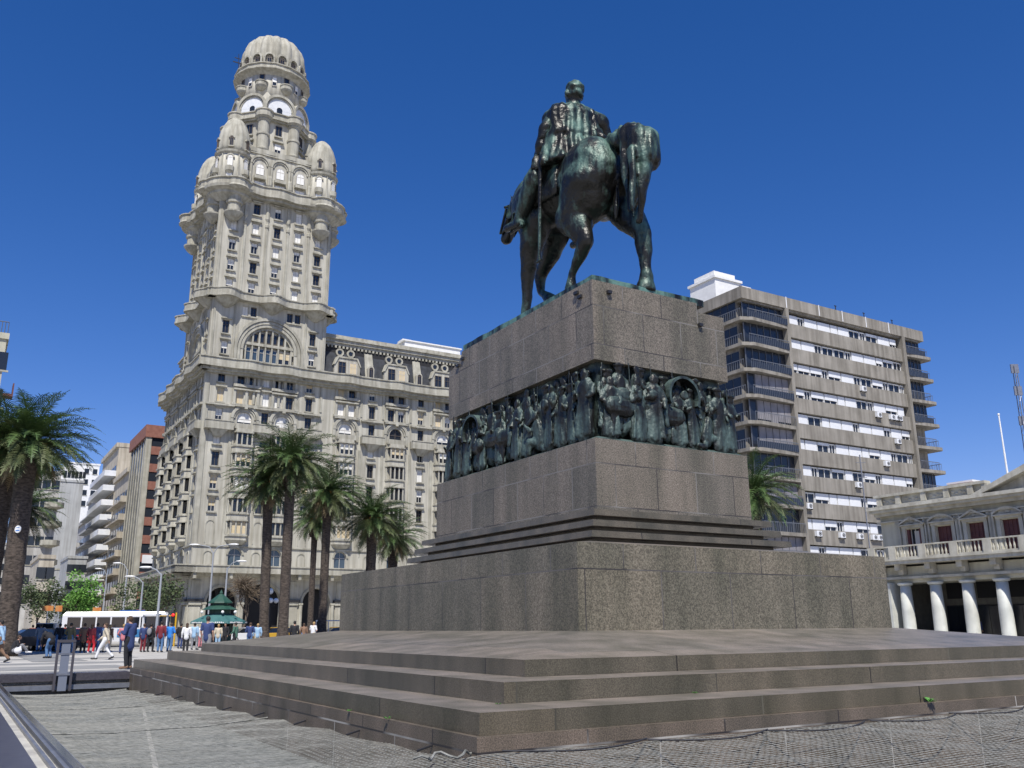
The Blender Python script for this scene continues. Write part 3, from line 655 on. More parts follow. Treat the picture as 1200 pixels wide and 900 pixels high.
def lower(fr, L, bays, narrow, big=True):
    O, U, V = fr; rects = []; arcs = []
    W.fr(*fr); T.fr(*fr)
    for x in narrow:
        for i, z in enumerate(rows):
            w, h = (.95, 1.9) if i else (.95, 1.6)
            rects.append((x-w/2, x+w/2, z, z+h)); fa.add(O, U, V, x, -.3, z, w, h, rv()); sillhood(fr, x, w, z, h)
        # balcony and corbel at the third floor from the top
        W.fr(*fr); T.fr(*fr)
        wb = 1.75 if x > 3 else 1.9
        T.box(x-wb, x+wb, 0, 1.0, 27.25, 27.5); T.box(x-wb, x+wb, .88, 1.0, 27.5, 28.35); T.box(x-wb, x-wb+.12, 0, .9, 27.5, 28.35); T.box(x+wb-.12, x+wb, 0, .9, 27.5, 28.35)
        T.box(x-wb-.06, x+wb+.06, .8, 1.08, 28.35, 28.48)
        T.prz([(x-.5, 0), (x+.5, 0), (x+.5, .2), (x-.5, .2)], 26.3, 27.25, [(x-1.2, 0), (x+1.2, 0), (x+1.2, .95), (x-1.2, .95)])
        T.box(x-wb, x+wb, 0, .5, 30.6, 30.85)
        # blind arched panel low down
        T.box(x-.62, x-.5, 0, .08, 12.2, 14.6); T.box(x+.5, x+.62, 0, .08, 12.2, 14.6); T.arch(x, 14.6, .62, .5, 0, .08); T.arch(x, 10.6, .62, .5, 0, .08); T.box(x-.62, x-.5, 0, .08, 9.4, 10.6); T.box(x+.5, x+.62, 0, .08, 9.4, 10.6)
    for x in bays:
        for z in rows[:2]:
            for dx in (-.83, .83):
                rects.append((x+dx-.5, x+dx+.5, z, z+1.75)); fa.add(O, U, V, x+dx, -.3, z, 1.0, 1.75, rv())
            T.box(x-1.9, x+1.9, 0, .45, z-.5, z-.12)
            T.box(x-1.8, x+1.8, 0, .38, z+1.88, z+2.1)
            for dx in (-1.62, 0, 1.62): T.box(x+dx-.17, x+dx+.17, 0, .22, z-.12, z+1.88)
        arcs.append((x, 1.0, 28.35, 29.1)); fa.add(O, U, V, x, -.3, 28.35, 2.0, 1.75, rv(), True, 2)
        T.arch(x, 29.1, 1.95, 1.55, 0, .28, n=20); T.arch(x, 29.1, 1.5, 1.3, 0, .15, n=20); T.box(x-.22, x+.22, 0, .5, 30.45, 31.1)
        for dx in (-1.75, 1.75): T.box(x+dx-.2, x+dx+.2, 0, .22, 27.5, 29.1); T.box(x+dx-.28, x+dx+.28, 0, .5, 30.9, 31.2)
        T.box(x-1.45, x+1.45, .0, .75, 27.6, 27.85); T.box(x-1.4, x+1.4, .62, .75, 27.85, 28.3)
        oriel(fr, x, 3.0, 12.6, 27.6, [(25.4, 27.0), (22.4, 24.2), (19.3, 21.1), (16.3, 18.1), (13.4, 15.1)], .9)
        arcs.append((x, .88, 9.35, 10.75)); fa.add(O, U, V, x, -.3, 9.35, 1.76, 2.28, 'blue', True, 2)
        T.fr(*fr); W.fr(*fr)
        T.arch(x, 10.75, 1.15, .9, 0, .14)
    W.fr(*fr); W.wall(0, L, 9.1, 36.2, rects, d=0, t=.35, arcs=arcs)
    # vertical strips
    T.fr(*fr)
    for x in sorted(set([q-1.75+.0 for q in narrow if q > 3]+[q+1.75 for q in narrow]+[.35])):
        if 0 < x < L-.3: T.box(x-.2, x+.2, 0, .13, 11.9, 26.3); T.box(x-.16, x+.16, 0, .11, 31.3, 35.6)
    T.box(0, L, 0, .18, 11.75, 11.95)
lower(FR, LW_, bays, narrow); lower(SD, LS_, sbays, snar)
# plain far sides and the flat roof
W.fr((0, LS_, 0), (1, 0, 0), (0, 1, 0)); W.wall(0, LW_, 0, 36.2, [])
W.fr((LW_, 0, 0), (0, 1, 0), (1, 0, 0)); W.wall(0, LS_, 0, 36.2, [])
# corner pier, slightly proud
T.fr(); T.box(-.16, .5, -.16, .5, 11.9, 36)
# main cornice with swelling balconies and shadow-casting soffit
def corn(pts, amp=.45, base=1.45, wd=2.2):
    def f(x):
        q = base
        for p in pts: u_ = abs(x-p)/wd; q = max(q, base+amp*(math.cos(PI*min(u_, 1))+1)/2)
        return q
    return f
for fr, L, pts in ((FR, LW_, bays), (SD, LS_, sbays)):
    f = corn(pts); st_ = -1.25
    T.fr(*fr); T.wavy(st_, L, 35.75, 36.15, f); T.wavy(st_, L, 36.15, 36.95, lambda x, f=f: f(x)-.08, .9); T.wavy(st_, L, 36.95, 37.12, lambda x, f=f: f(x)+.06, .85)
    T.wavy(st_+.5, L, 35.35, 35.75, lambda x, f=f: f(x)-.5, -.1); T.wavy(0, L, 35.05, 35.35, lambda x, f=f: f(x)-.9, -.1)
    x = 0
    while x < L: T.box(x, x+.22, 0, .95, 35.45, 35.72); x += .66
# band over the arcade
for fr, L in ((FR, LW_), (SD, LS_)):
    T.fr(*fr); T.box(-2.3, L, -.2, 2.3, 8.25, 9.1); T.box(-2.4, L, -.2, 2.42, 9.1, 9.25); T.box(-1.0, L, -.1, 1.0, 7.9, 8.25)
    x = 0
    while x < L: T.box(x, x+.4, 0, 2.1, 7.55, 8.25); x += 4.55
# arcade
ar = [4.3, 9.6, 17.0, 23.2, 29.4, 35.6, 41.8]
for fr, L, cs in ((FR, LW_, ar), (SD, LS_, [4.6, 10, 15.4, 20.8, 25.2])):
    W.fr(*fr); W.wall(0, L, 0, 8.3, [], d=0, t=1.0, arcs=[(c, 1.95 if c != 9.6 else 2.45, 0, 4.6) for c in cs])
    T.fr(*fr)
    for c in cs:
        r_ = 1.95 if c != 9.6 else 2.45
        T.arch(c, 4.6, r_+.35, r_+.02, 0, .16)
        for sx in (-1, 1): T.box(c+sx*(r_+.3)-.3, c+sx*(r_+.3)+.3, 0, .35, 4.35, 4.6); T.cyl(c+sx*(r_+.28), .25, .22, .5, 4.3, 10)
    x0 = 0
    for c in cs+[L+2]:
        a, b_ = x0, c-2.5
        if b_-a > .8: T.box(a+.1, b_-.1, 0, .3, 4.3, 4.7); DK = MB(); DK.fr(*fr); DK.box(a-.1, b_+.1, 0, .42, 4.72, 4.98); DK.box(a-.1, b_+.1, 0, .36, 4.98, 5.02); DK.build('dark_band', m_black, pal); T.box(a+.2, b_-.2, 0, .14, .4, 4.1); T.box(a+.3, b_-.3, 0, .16, 4.9, 7.4)
        x0 = c+2.5
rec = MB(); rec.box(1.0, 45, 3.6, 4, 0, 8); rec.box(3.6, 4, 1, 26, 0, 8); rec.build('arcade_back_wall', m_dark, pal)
# mansard roofs with dormers and round windows
def mansard(fr, s0, s1, bs, ribs, d0=-.5, d1=-1.9):
    sl_ = MB(); sl_.fr(*fr)
    sl_.add([(s0, d0, 36.9), (s1, d0, 36.9), (s1, d1, 42.2), (s0, d1, 42.2), (s0, d1-1, 36.9), (s1, d1-1, 36.9), (s1, d1-1, 42.2), (s0, d1-1, 42.2)], [(0, 1, 2, 3), (4, 5, 6, 7), (0, 3, 7, 4), (1, 2, 6, 5), (0, 1, 5, 4), (3, 2, 6, 7)])
    sl_.build('mansard_roof', m_slate, pal)
    T.fr(*fr)
    T.box(s0, s1, -8, -1.45, 42.2, 42.6); T.box(s0, s1, -8, -1.2, 42.6, 43.1); T.box(s0, s1, -8, -.95, 43.1, 43.3); T.box(s0, s1, -8, -1.5, 43.3, 43.9)
    x = s0+.2
    while x < s1: T.box(x, x+.3, -1.6, -1.42, 41.85, 42.2); x += .6
    for x in ribs:
        T.add([(x-.75, d0+.12, 36.9), (x+.75, d0+.12, 36.9), (x+.6, d1+.14, 42.25), (x-.6, d1+.14, 42.25), (x-.75, d0-.3, 36.9), (x+.75, d0-.3, 36.9), (x+.6, d1-.3, 42.25), (x-.6, d1-.3, 42.25)], [(0, 1, 2, 3), (4, 5, 6, 7), (0, 3, 7, 4), (1, 2, 6, 5), (0, 1, 5, 4), (3, 2, 6, 7)])
        W.fr(*fr); W.box(x-.5, x+.5, -1.4, -.2, 37, 38.9); W.arch(x, 38.9, .5, .01, -1.4, -.2, n=8); fa.add(fr[0], fr[1], fr[2], x, -.14, 37.15, .62, 2.0, 'dark', True)
    for x in bs:
        W.fr(*fr); W.pry([(x-2.0, 36.9), (x+2.0, 36.9), (x+2.0, 39.0), (x+1.5, 40.0), (x-1.5, 40.0), (x-2.0, 39.0)], -1.9, -.3)
        T.pry([(x-2.15, 38.9), (x-1.95, 38.9), (x-1.42, 40.0), (x+1.42, 40.0), (x+1.95, 38.9), (x+2.15, 38.9), (x+1.58, 40.22), (x-1.58, 40.22)], -2.0, -.15)
        for dx in (-.85, .85):
            gl = MB(); gl.fr(*fr); gl.arch(x+dx*1.02, 41.15, .3, .01, -1.9, -1.39, 0, 2*PI, 16); gl.build('round_window', m_glass, pal)
            fa.add(fr[0], fr[1], fr[2], x+dx, -.22, 37.2, 1.15, 2.2, rv(), False, 2, 1.3)
            T.fr(*fr); yy = -1.33
            T.arch(x+dx*1.02, 41.15, .62, .38, -1.9, yy, 0, 2*PI, 20)
            W.fr(*fr); W.arch(x+dx*1.02, 41.15, .4, .01, -1.9, yy-.12, 0, 2*PI, 16)
mansard(FR, 16.5, LW_, bays[2:], [23.9, 31.9, 39.8]); mansard(SD, 16.5, LS_, [24.2], [19.6])
rf = MB(); rf.box(2, 46, 2, 26.8, 41.5, 42.3); rf.build('roof', m_trim, pal)
ph = MB(); ph.box(31, 41, 4, 9, 42.3, 45.6); ph.box(30.8, 41.2, 3.8, 9.2, 45.6, 45.8); ph.box(31.5, 33, 6, 8, 45.8, 46.6); ph.build('roof_hut', m_white, pal)
W.build('wall', m_stuc, pal); T.build('mouldings', m_trim, pal)

# ------------------------------------------------------------ its tower
W = MB(); T = MB(); TW = 16.5; H = TW/2
faces = [((0, 0, 0), (1, 0, 0), (0, -1, 0)), ((0, TW, 0), (0, -1, 0), (-1, 0, 0)), ((TW, 0, 0), (0, 1, 0), (1, 0, 0)), ((TW, TW, 0), (-1, 0, 0), (0, 1, 0))]
cols = [2.07, 5.21, 8.35, 11.5, 14.6]
for fi, fr in enumerate(faces):
    O, U, V = fr; vis = fi < 3; zb = 36.2
    rects = []; arcs = []; W.fr(*fr); T.fr(*fr)
    def addw(x, z, w, h, var, arch=False, dd=-.3, dv=2): fa.add(O, U, V, x, dd, z, w, h, var, arch, dv, 1.5 if fi == 0 else (1.0 if fi == 1 else .3))
    for c in cols:
        for i in range(5):
            z = 47.35+3.06*i; rects.append((c-.48, c+.48, z, z+1.75)); addw(c, z, .96, 1.75, rv(True)); sillhood(fr, c, .96, z, 1.75)
    for c in (2.07, 14.55):
        for z in (41.0, 38.0): rects.append((c-.45, c+.45, z, z+1.9)); addw(c, z, .9, 1.9, 'dark' if z > 40 else 'half'); sillhood(fr, c, .9, z, 1.9)
    for c in (4.6, 5.75, 11.0, 12.15): rects.append((c-.42, c+.42, 44.0, 45.4)); addw(c, 44.0, .84, 1.4, 'white' if c < 5 else 'dark'); T.fr(*fr); T.box(c-.55, c+.55, 0, .2, 43.75, 43.95)
    arcs.append((8.3, 3.65, 37.2, 39.1))
    W.fr(*fr); T.fr(*fr); W.wall(0, TW, zb, 62.5, rects, d=0, t=.35, arcs=arcs)
    W.wall(4.6, 12.0, 37.1, 42.9, [], d=-.7, t=.1)
    T.arch(8.3, 39.1, 4.95, 4.55, 0, .3, n=32); T.arch(8.3, 39.1, 4.5, 4.1, -.1, .16, n=32); T.arch(8.3, 39.1, 4.05, 3.66, -.2, .06, n=32)
    for sx in (-1, 1): T.box(8.3+sx*4.75-.2, 8.3+sx*4.75+.2, 0, .3, 37.1, 39.1); T.box(8.3+sx*4.3-.2, 8.3+sx*4.3+.2, -.1, .16, 37.1, 39.1)
    T.box(4.65, 11.95, -.7, -.2, 39.9, 40.3); T.arch(8.3, 39.1, 3.7, 3.3, -.7, -.3, n=24)
    for k in range(8): x = 8.3+(k-3.5)*.93; T.box(x-.1, x+.1, -.7, -.25, 37.1, 39.9)
    for k in range(7): addw(8.3+(k-3)*.93, 37.7, .7, 1.9, ['blue', 'blue', 'blue', 'blue', 'blue', 'creamhalf', 'creamhalf'][k], False, -.6, 1)
    for k in range(5): addw(8.3+(k-2)*.93, 40.5, .6, 1.5-.15*abs(k-2), 'brown', False, -.6, 1)
    for k in range(6): x = 8.3+(k-2.5)*.93; T.box(x-.12, x+.12, -.7, -.25, 40.3, 42.6-.25*abs(k-2.5))
    for x in (.3, 3.64, 6.78, 9.9, 13.05, 16.2): T.box(x-.16, x+.16, 0, .14, 47.1, 62.3)
    for x in (.35, 3.2, 13.4, 16.15): T.box(x-.14, x+.14, 0, .12, 37.1, 45.6)
    for x in (3.64, 6.78, 9.9, 13.05):  # slender pendants under the big balcony
        T.lathe(x, .0, [(.08, 58.6), (.34, 59.2), (.3, 60.8), (.36, 61), (.3, 61.2), (.12, 62.4)], 8)
        T.lathe(x, .0, [(.05, 57.6), (.3, 57.9), (.3, 58.3), (.1, 58.6)], 8)
    f46 = corn([1.9, 8.3, 14.7], 1.25, 1.0, 2.3)
    T.wavy(-.7, TW+.7, 45.9, 46.2, f46); T.wavy(-.6, TW+.6, 46.2, 46.95, lambda x: f46(x)-.07, .5); T.wavy(-.7, TW+.7, 46.95, 47.1, lambda x: f46(x)+.05, .45)
    for c in (1.9, 8.3, 14.7): T.lathe(c, 0, [(.3, 44.7), (.9, 45.1), (1.7, 45.9)], 14)
    f62 = lambda x: 1.6+.25*math.cos((x-8.25)*PI/2.6)
    T.wavy(1.0, TW-1.0, 62.2, 62.7, f62); T.wavy(1.0, TW-1.0, 62.7, 63.6, lambda x: f62(x)-.1, .9); T.wavy(1.0, TW-1.0, 63.6, 63.78, lambda x: f62(x)+.06, .85); T.wavy(1.0, TW-1, 61.8, 62.2, lambda x: f62(x)-.55)
    # arcade storey between the turrets
    rects = []; arcs = []
    for c in (5.25, 8.3, 11.4):
        rects.append((c-.7, c+.7, 63.6, 65.1)); addw(c, 63.6, 1.4, 1.5, 'white'); arcs.append((c, .6, 66.2, 67.4)); addw(c, 66.2, 1.2, 1.8, 'white', True)
    W.fr(*fr); T.fr(*fr); W.wall(1.5, TW-1.5, 62.5, 70.2, rects, d=-.45, t=.35, arcs=arcs)
    for c in (5.25, 8.3, 11.4):
        T.arch(c, 67.9, 1.5, 1.2, -.45, -.15, n=16); T.arch(c, 67.9, 1.15, .95, -.45, -.28, n=16); T.box(c-.85, c+.85, -.45, .25, 65.4, 65.9); T.box(c-.8, c+.8, -.45, -.05, 62.9, 63.4)
        for sx in (-1, 1): T.box(c+sx*1.35-.16, c+sx*1.35+.16, -.45, -.2, 63.4, 67.9); T.lathe(c+sx*1.4, -.2, [(.06, 64.2), (.26, 64.8), (.26, 66), (.1, 66.4)], 8)
    T.box(1.5, TW-1.5, -1.0, -.25, 69.6, 69.85); T.wavy(1.5, TW-1.5, 69.85, 70.5, lambda x: -.3+.12*abs(math.sin((x-8.3)*PI/3.08)), -1.2)
T.fr(); W.fr()
T.box(.3, 16.2, .3, 16.2, 70, 70.3)
# turrets on the four corners
for cx, cy in ((1.55, 1.55), (TW-1.55, 1.55), (1.55, TW-1.55), (TW-1.55, TW-1.55)):
    ox, oy = (1 if cx > H else -1), (1 if cy > H else -1)
    T.lathe(cx, cy, [(2.2, 60.6), (3.0, 61.3), (3.3, 61.5), (3.3, 61.8), (4.0, 62.1), (4.1, 62.5), (3.85, 62.6), (3.85, 63.4), (4.05, 63.45), (4.05, 63.62), (3.4, 63.62)], 28)
    for dx, dy in ((ox*2.1, -oy*.2), (-ox*.2, oy*2.1)):
        T.lathe(cx+dx, cy+dy, [(.3, 57.6), (.9, 58.1), (1.35, 58.7), (1.38, 58.9), (1.1, 59.0), (.95, 59.1), (.95, 60.1), (1.15, 60.2), (1.2, 60.5), (.95, 60.6), (1.0, 61.6)], 16)
        T.lathe(cx+dx*1.25, cy+dy*1.25, [(1.4, 62.0), (1.9, 62.3), (1.75, 62.6), (1.75, 63.4), (1.95, 63.45), (1.95, 63.6)], 16)
    W.smooth = True; W.lathe(cx, cy, [(2.3, 62.5), (2.3, 68.5)], 24); W.smooth = False
    for k in range(12):
        a = 2*PI*k/12+.13; ax_, ay_ = math.cos(a), math.sin(a)
        if ax_*ox+ay_*oy < -.6: continue
        for z, h, vr in ((63.75, 1.2, 'white'), (65.9, 1.9, 'white')):
            if k % 2 == 0:
                u_ = (-ay_, ax_, 0); v_ = (ax_, ay_, 0); o_ = (cx+ax_*2.3, cy+ay_*2.3, 0)
                fa.add(o_, u_, v_, 0, .06, z, .8, h, vr, z > 65, 1, 1.3 if ay_ < .3 else .3)
                T.fr(o_, u_, v_)
                if z > 65: T.arch(0, z+h-.4, .62, .42, 0, .16, n=10); T.lathe(0, 0, [(.15, 64.8), (.6, 65.2), (.64, 65.9), (.5, 65.9)], 12)
                T.fr()
        if k % 2: T.cyl(cx+ax_*2.3, cy+ay_*2.3, .14, 63.7, 68.2, 6)
    T.lathe(cx, cy, [(2.3, 68.1), (2.6, 68.35), (2.68, 68.65), (2.4, 68.8)], 24)
    D_ = MB(); D_.smooth = True
    D_.lathe(cx, cy, [(2.25, 68.75), (2.4, 69.5), (2.38, 70.8), (2.18, 72.1), (1.8, 73.3), (1.25, 74.3), (.6, 74.95), (.05, 75.15)], 48, flute=.08, lobes=16)
    D_.build('turret_dome', m_trim, pal)
    for k in range(6):
        a = 2*PI*k/6+.13; ax_, ay_ = math.cos(a), math.sin(a); u_ = (-ay_, ax_, 0); v_ = (ax_, ay_, 0); o_ = (cx+ax_*2.38, cy+ay_*2.38, 0)
        fa.add(o_, u_, v_, 0, .08, 69.3, .5, 1.5, 'dark', True, 1, 1.0 if ay_ < .3 else .3); T.fr(o_, u_, v_); T.arch(0, 70.55, .45, .28, -.2, .16, n=10); T.box(-.42, .42, -.1, .2, 69.1, 69.25); T.fr()
# octagonal stage with round buttresses
def octo(r, ph=PI/8): return [(H+r*math.cos(ph+k*PI/4), H+r*math.sin(ph+k*PI/4)) for k in range(8)]
W.prz(octo(6.1), 70, 77.2); lun = []
for k in range(8):
    a = PI/8+k*PI/4; x, y = H+6.15*math.cos(a), H+6.15*math.sin(a)
    T.lathe(x, y, [(.2, 70.4), (.55, 70.9), (.95, 71.5), (.98, 71.7), (.9, 71.8), (.9, 73.9), (1.02, 74.0), (1.02, 74.3), (.86, 74.4), (.86, 76.3), (1.05, 76.5), (1.0, 76.9)], 16)
    T.lathe(x, y, [(1.1, 76.7), (1.4, 77.0), (1.32, 77.1), (1.32, 77.9), (1.45, 77.95), (1.45, 78.15), (1.1, 78.15)], 16)
    a2 = k*PI/4; ux, uy = -math.sin(a2), math.cos(a2); ax_, ay_ = math.cos(a2), math.sin(a2)
    o_ = (H+5.636*ax_, H+5.636*ay_, 0); pv = 1.3 if ay_ < .2 and ax_ < .9 else .3
    fa.add(o_, (ux, uy, 0), (ax_, ay_, 0), 0, .05, 74.6, 1.0, 1.7, 'dark', False, 2, pv); fa.add(o_, (ux, uy, 0), (ax_, ay_, 0), 0, .05, 71.5, 1.0, 1.7, 'half', False, 2, pv)
    T.fr(o_, (ux, uy, 0), (ax_, ay_, 0)); T.box(-.85, .85, 0, .45, 73.4, 73.7); T.box(-.65, .65, 0, .35, 74.3, 74.5); T.lathe(0, 0, [(.2, 70.3), (.7, 70.7), (.78, 71.4), (.6, 71.4)], 12)
    o2 = (H+5.45*ax_, H+5.45*ay_, 0); T.fr(o2, (ux, uy, 0), (ax_, ay_, 0)); T.arch(0, 79.3, 2.5, 2.1, -1.8, .3, n=24); T.arch(0, 79.3, 2.08, 1.85, -1.4, .1, n=24)
    for sx in (-1, 1): T.box(sx*2.3-.2, sx*2.3+.2, -1, .3, 78, 79.3)
    lun.append((o2, (ux, uy, 0), (ax_, ay_, 0))); T.fr()
T.prz(octo(6.6), 76.75, 77.0); T.prz(octo(6.95), 77.0, 77.2); T.prz(octo(6.75), 77.2, 78.0); T.prz(octo(6.95), 78.0, 78.15)
W.prz(octo(5.75), 78.1, 80.6, octo(5.2)); W.prz(octo(5.3), 80.6, 82.4, octo(4.9))
Lm = MB(); m_lun = mat('pale_lunette', (.66, .67, .68), (.58, .6, .62), rough=.7, scale=2)
for o2, u_, v_ in lun:
    Lm = MB(); Lm.fr(o2, u_, v_); Lm.arch(0, 79.3, 1.86, .45, -1.0, -.02, n=20); Lm.box(-1.86, -.45, -1, -.03, 78.1, 79.3); Lm.box(.45, 1.86, -1, -.03, 78.1, 79.3); lo = Lm.build('lunette', m_lun, pal)
    gl2 = MB(); gl2.fr(o2, u_, v_); gl2.arch(0, 79.3, .46, .02, -1.0, -.1, n=12); gl2.box(-.45, .45, -1, -.1, 78.1, 79.3); gl2.build('pane', m_glass, lo)
W.smooth = True; W.lathe(H, H, [(4.8, 81.0), (5.0, 86.2)], 32); W.smooth = False
for k in range(16):
    a = k*PI/8+PI/16; ax_, ay_ = math.cos(a), math.sin(a); u_ = (-ay_, ax_, 0); v_ = (ax_, ay_, 0); o_ = (H+4.95*ax_, H+4.95*ay_, 0)
    if k % 2 == 0:
        T.fr(o_, u_, v_); T.lathe(0, 0, [(.25, 82.6), (.75, 83.0), (.95, 83.3), (.95, 83.9), (1.05, 83.92), (1.05, 84.05), (.7, 84.05)], 14); T.fr()
        fa.add(o_, u_, v_, 0, .05, 84.1, .8, 1.4, 'dark', False, 1, .9 if ay_ < .2 else .3)
    else: fa.add(o_, u_, v_, 0, .05, 83.6, .7, 1.5, 'half', False, 1, .9 if ay_ < .2 else .3)
T.lathe(H, H, [(5.0, 85.5), (5.5, 85.9), (6.1, 86.15), (6.1, 86.3), (5.85, 86.35), (5.8, 87.0), (6.0, 87.05), (6.0, 87.2), (5.2, 87.2)], 16, a0=PI/16, a1=2*PI+PI/16)
D_ = MB(); D_.smooth = True
D_.lathe(H, H, [(4.9, 86.8), (5.1, 88.6), (5.15, 90.0), (4.98, 91.4), (4.5, 92.6), (3.8, 93.5), (3.0, 94.05), (2.2, 94.2)], 96, flute=.1, lobes=16)
D_.build('dome', m_trim, pal)
D_ = MB(); D_.smooth = True; D_.lathe(H, H, [(2.4, 93.95), (2.3, 94.35), (1.6, 94.75), (.7, 95.0), (.02, 95.05)], 24); D_.build('dome_cap', m_rust, pal)
for k in range(16):
    a = k*PI/8+PI/8; ax_, ay_ = math.cos(a), math.sin(a); u_ = (-ay_, ax_, 0); v_ = (ax_, ay_, 0); o_ = (H+4.95*ax_, H+4.95*ay_, 0)
    T.fr(o_, u_, v_); T.arch(0, 88.5, .92, .62, -.5, .32, n=12); T.box(-.92, -.65, -.5, .3, 87.1, 88.5); T.box(.65, .92, -.5, .3, 87.1, 88.5); T.fr()
    fa.add(o_, u_, v_, 0, .1, 87.3, .66, 1.5, 'dark', True, 1, .9 if ay_ < .2 else .3)
W.build('tower_wall', m_stuc, pal); T.build('tower_mouldings', m_trim, pal)
an = MB(); a = 3.6; an.tube([(H-5.6, H-.5, 87), (H-5.8, H-.5, 90.3)], .05, 5); an.box(H-6.6, H-5.2, H-.55, H-.45, 88.6, 88.75); an.box(H-6.4, H-5.4, H-.55, H-.45, 89.4, 89.5); an.build('aerial', m_black, pal)
fa.flush('window', 98)
# ------------------------------------------------------------ concrete apartment block on the right
m_conc = mat('brown_concrete', (.23, .213, .182), (.3, .278, .24), rough=.9, scale=.5, detail=9, streak=.35, bump=.2, bscale=6)
m_shut = mat('white_shutter', (.72, .73, .74), (.64, .65, .66), rough=.55, scale=1)
m_shutg = mat('grey_shutter', (.2, .19, .2), (.26, .25, .26), rough=.6, scale=1)
m_rail = mat('railing_grey', (.12, .13, .15), rough=.5)
m_gb = mat('balcony_glass', (.025, .03, .04), rough=.15, spec=.5)
C3 = Vector((31.26, 98, 0))
apt = thing('apartment_building', 'brown concrete apartment block with ribbon windows and white shutters, behind the monument', 'building', C3, TH)
wr = random.Random(4)
A = MB(); TOP = 37.75; FL = 2.93
A.box(-6.6, 24.9, .9, 13, 0, TOP-.6)              # core
A.box(-7.0, 25.2, -.35, 13.2, TOP-1.35, TOP); A.box(-6.5, 24.8, -.1, 13, TOP-1.55, TOP-1.35)
for x in (-.15, 20.75): A.box(x, x+.5, -.42, .9, 0, TOP-1.35)
A.build('wall', m_conc, apt)
for k in range(12):
    zt = 35.9-FL*k; zb = zt-1.15
    s = MB(); s.box(.36, 20.74, -.12, .9, zb-FL+1.16+.12, zb); s.build('spandrel', m_conc, apt)
    # ribbon of windows
    x = .45; i = 0
    while x < 20.4:
        w = [1.9, .95, 2.1, 2.15, 1.2, 1.9][(i+k*2) % 6]; w = min(w, 20.7-x); i += 1
        if w < .5: break
        r = wr.random(); m = MB(); m.fr((x+w/2, .42, zb), (1, 0, 0), (0, 1, 0))
        lo = k > 6
        if w < 1: var = 'dark' if r < .6 else 'blue'
        elif r < (.26 if lo else .42): var = 'white'
        elif r < .68: var = 'half'
        elif r < .8: var = 'third'
        else: var = 'dark'
        hh = 1.15
        key = (round(w, 2), hh, var, 'apt')
        if key not in WC:
            b = MB(); b.mi = 0; b.box(-w/2, w/2, -.04, .04, 0, .06); b.box(-w/2, w/2, -.04, .04, hh-.14, hh); b.box(-w/2, -w/2+.07, -.04, .04, .06, hh-.14); b.box(w/2-.07, w/2, -.04, .04, .06, hh-.14); b.box(-.03, .03, -.03, .03, .06, hh-.14)
            b.mi = 1; b.box(-w/2, w/2, .05, .08, 0, hh)
            f_ = {'white': 1, 'half': .62, 'third': .3}.get(var, 0)
            if f_: b.mi = 2; b.box(-w/2+.02, w/2-.02, -.12, -.05, (hh-.02)*(1-f_)+.02, hh+.0)
            b.mi = 0
            WC[key] = b.mesh('window', [m_white, m_gb, m_shut])
        link('window', WC[key], apt, (x+w/2, .3, zb)); x += w+.12
    # corner balconies, left and right
    for (x0, x1, lft) in ((-6.4, -.15, True), (21.25, 24.9, False)):
        if k > 11: continue
        zf = zb-.62
        sl_ = MB()
        if lft: sl_.prz([(-6.9, .35), (-5.6, -.75), (x1, -.75), (x1, 1), (-6.9, 6)] if False else [(-7.2, .9), (-7.2, -.1), (-5.9, -.7), (x1, -.45), (x1, 1.2), (-6.6, 6), (-7.2, 6)], zf-.28, zf+.1)
        else: sl_.prz([(x0, -.4), (x1+.7, -.75), (x1+1.1, -.4), (x1+1.1, 6), (x1-.1, 6), (x1-.1, 1.2), (x0, 1.2)], zf-.28, zf+.1)
        sl_.build('balcony', m_conc, apt)
        gz_ = wr.random(); bl = [0, 1, 0, 2, 2, 2, 1, 2, 1, 2, 1, 1][k] if lft else [0, 0, 1, 0, 3, 3, 1, 0, 1, 0, 1, 0][k]
        b = MB(); n = 6 if lft else 5
        for j in range(n):
            xa = x0+(x1-x0)*j/n; xb = x0+(x1-x0)*(j+1)/n
            b.mi = 1; b.box(xa+.03, xb-.03, .25, .3, zf+.1, zf+2.62)
            b.mi = 0; b.box(xa-.03, xa+.03, .18, .3, zf+.1, zf+2.62)
            if bl == 2 and j > 0: b.mi = 3; b.box(xa+.05, xb-.05, .12, .2, zf+.5 if j % 3 else zf+.1, zf+2.6)
            if bl == 1 and j % 2: b.mi = 2; b.box(xa+.05, xb-.05, .3+.01, .34, zf+.2, zf+2.5)
        if bl != 3: b.build('glazing', [m_rail, m_gb, m_shut, m_shutg], apt)
        rl_ = MB(); ya = -.55
        rl_.box(x0, x1, ya, ya+.05, zf+1.05, zf+1.12); nn = int((x1-x0)/.28)
        for j in range(nn+1): xx = x0+(x1-x0)*j/nn; rl_.box(xx-.015, xx+.015, ya, ya+.03, zf+.1, zf+1.05)
        rl_.mi = 1; rl_.box(x0, x1, ya+.01, ya+.03, zf+.1, zf+.85) if bl == 0 or lft and k % 2 else None
        rl_.mi = 0
        xs_ = -7.1 if lft else x1+1.0
        for j in range(18): rl_.box(xs_, xs_+.03, -.1+j*.32, -.07+j*.32, zf+.1, zf+1.05)
        rl_.box(xs_, xs_+.05, -.1, 5.6, zf+1.05, zf+1.12); rl_.build('railing', [m_rail, m_gb], apt)
    sd2 = MB(); 
    for j in range(4): sd2.box(-6.66, -6.6, 1.0+j*1.2, 2.1+j*1.2, zb-.5, zt+.5)
    sd2.build('side_glazing', m_gb, apt)
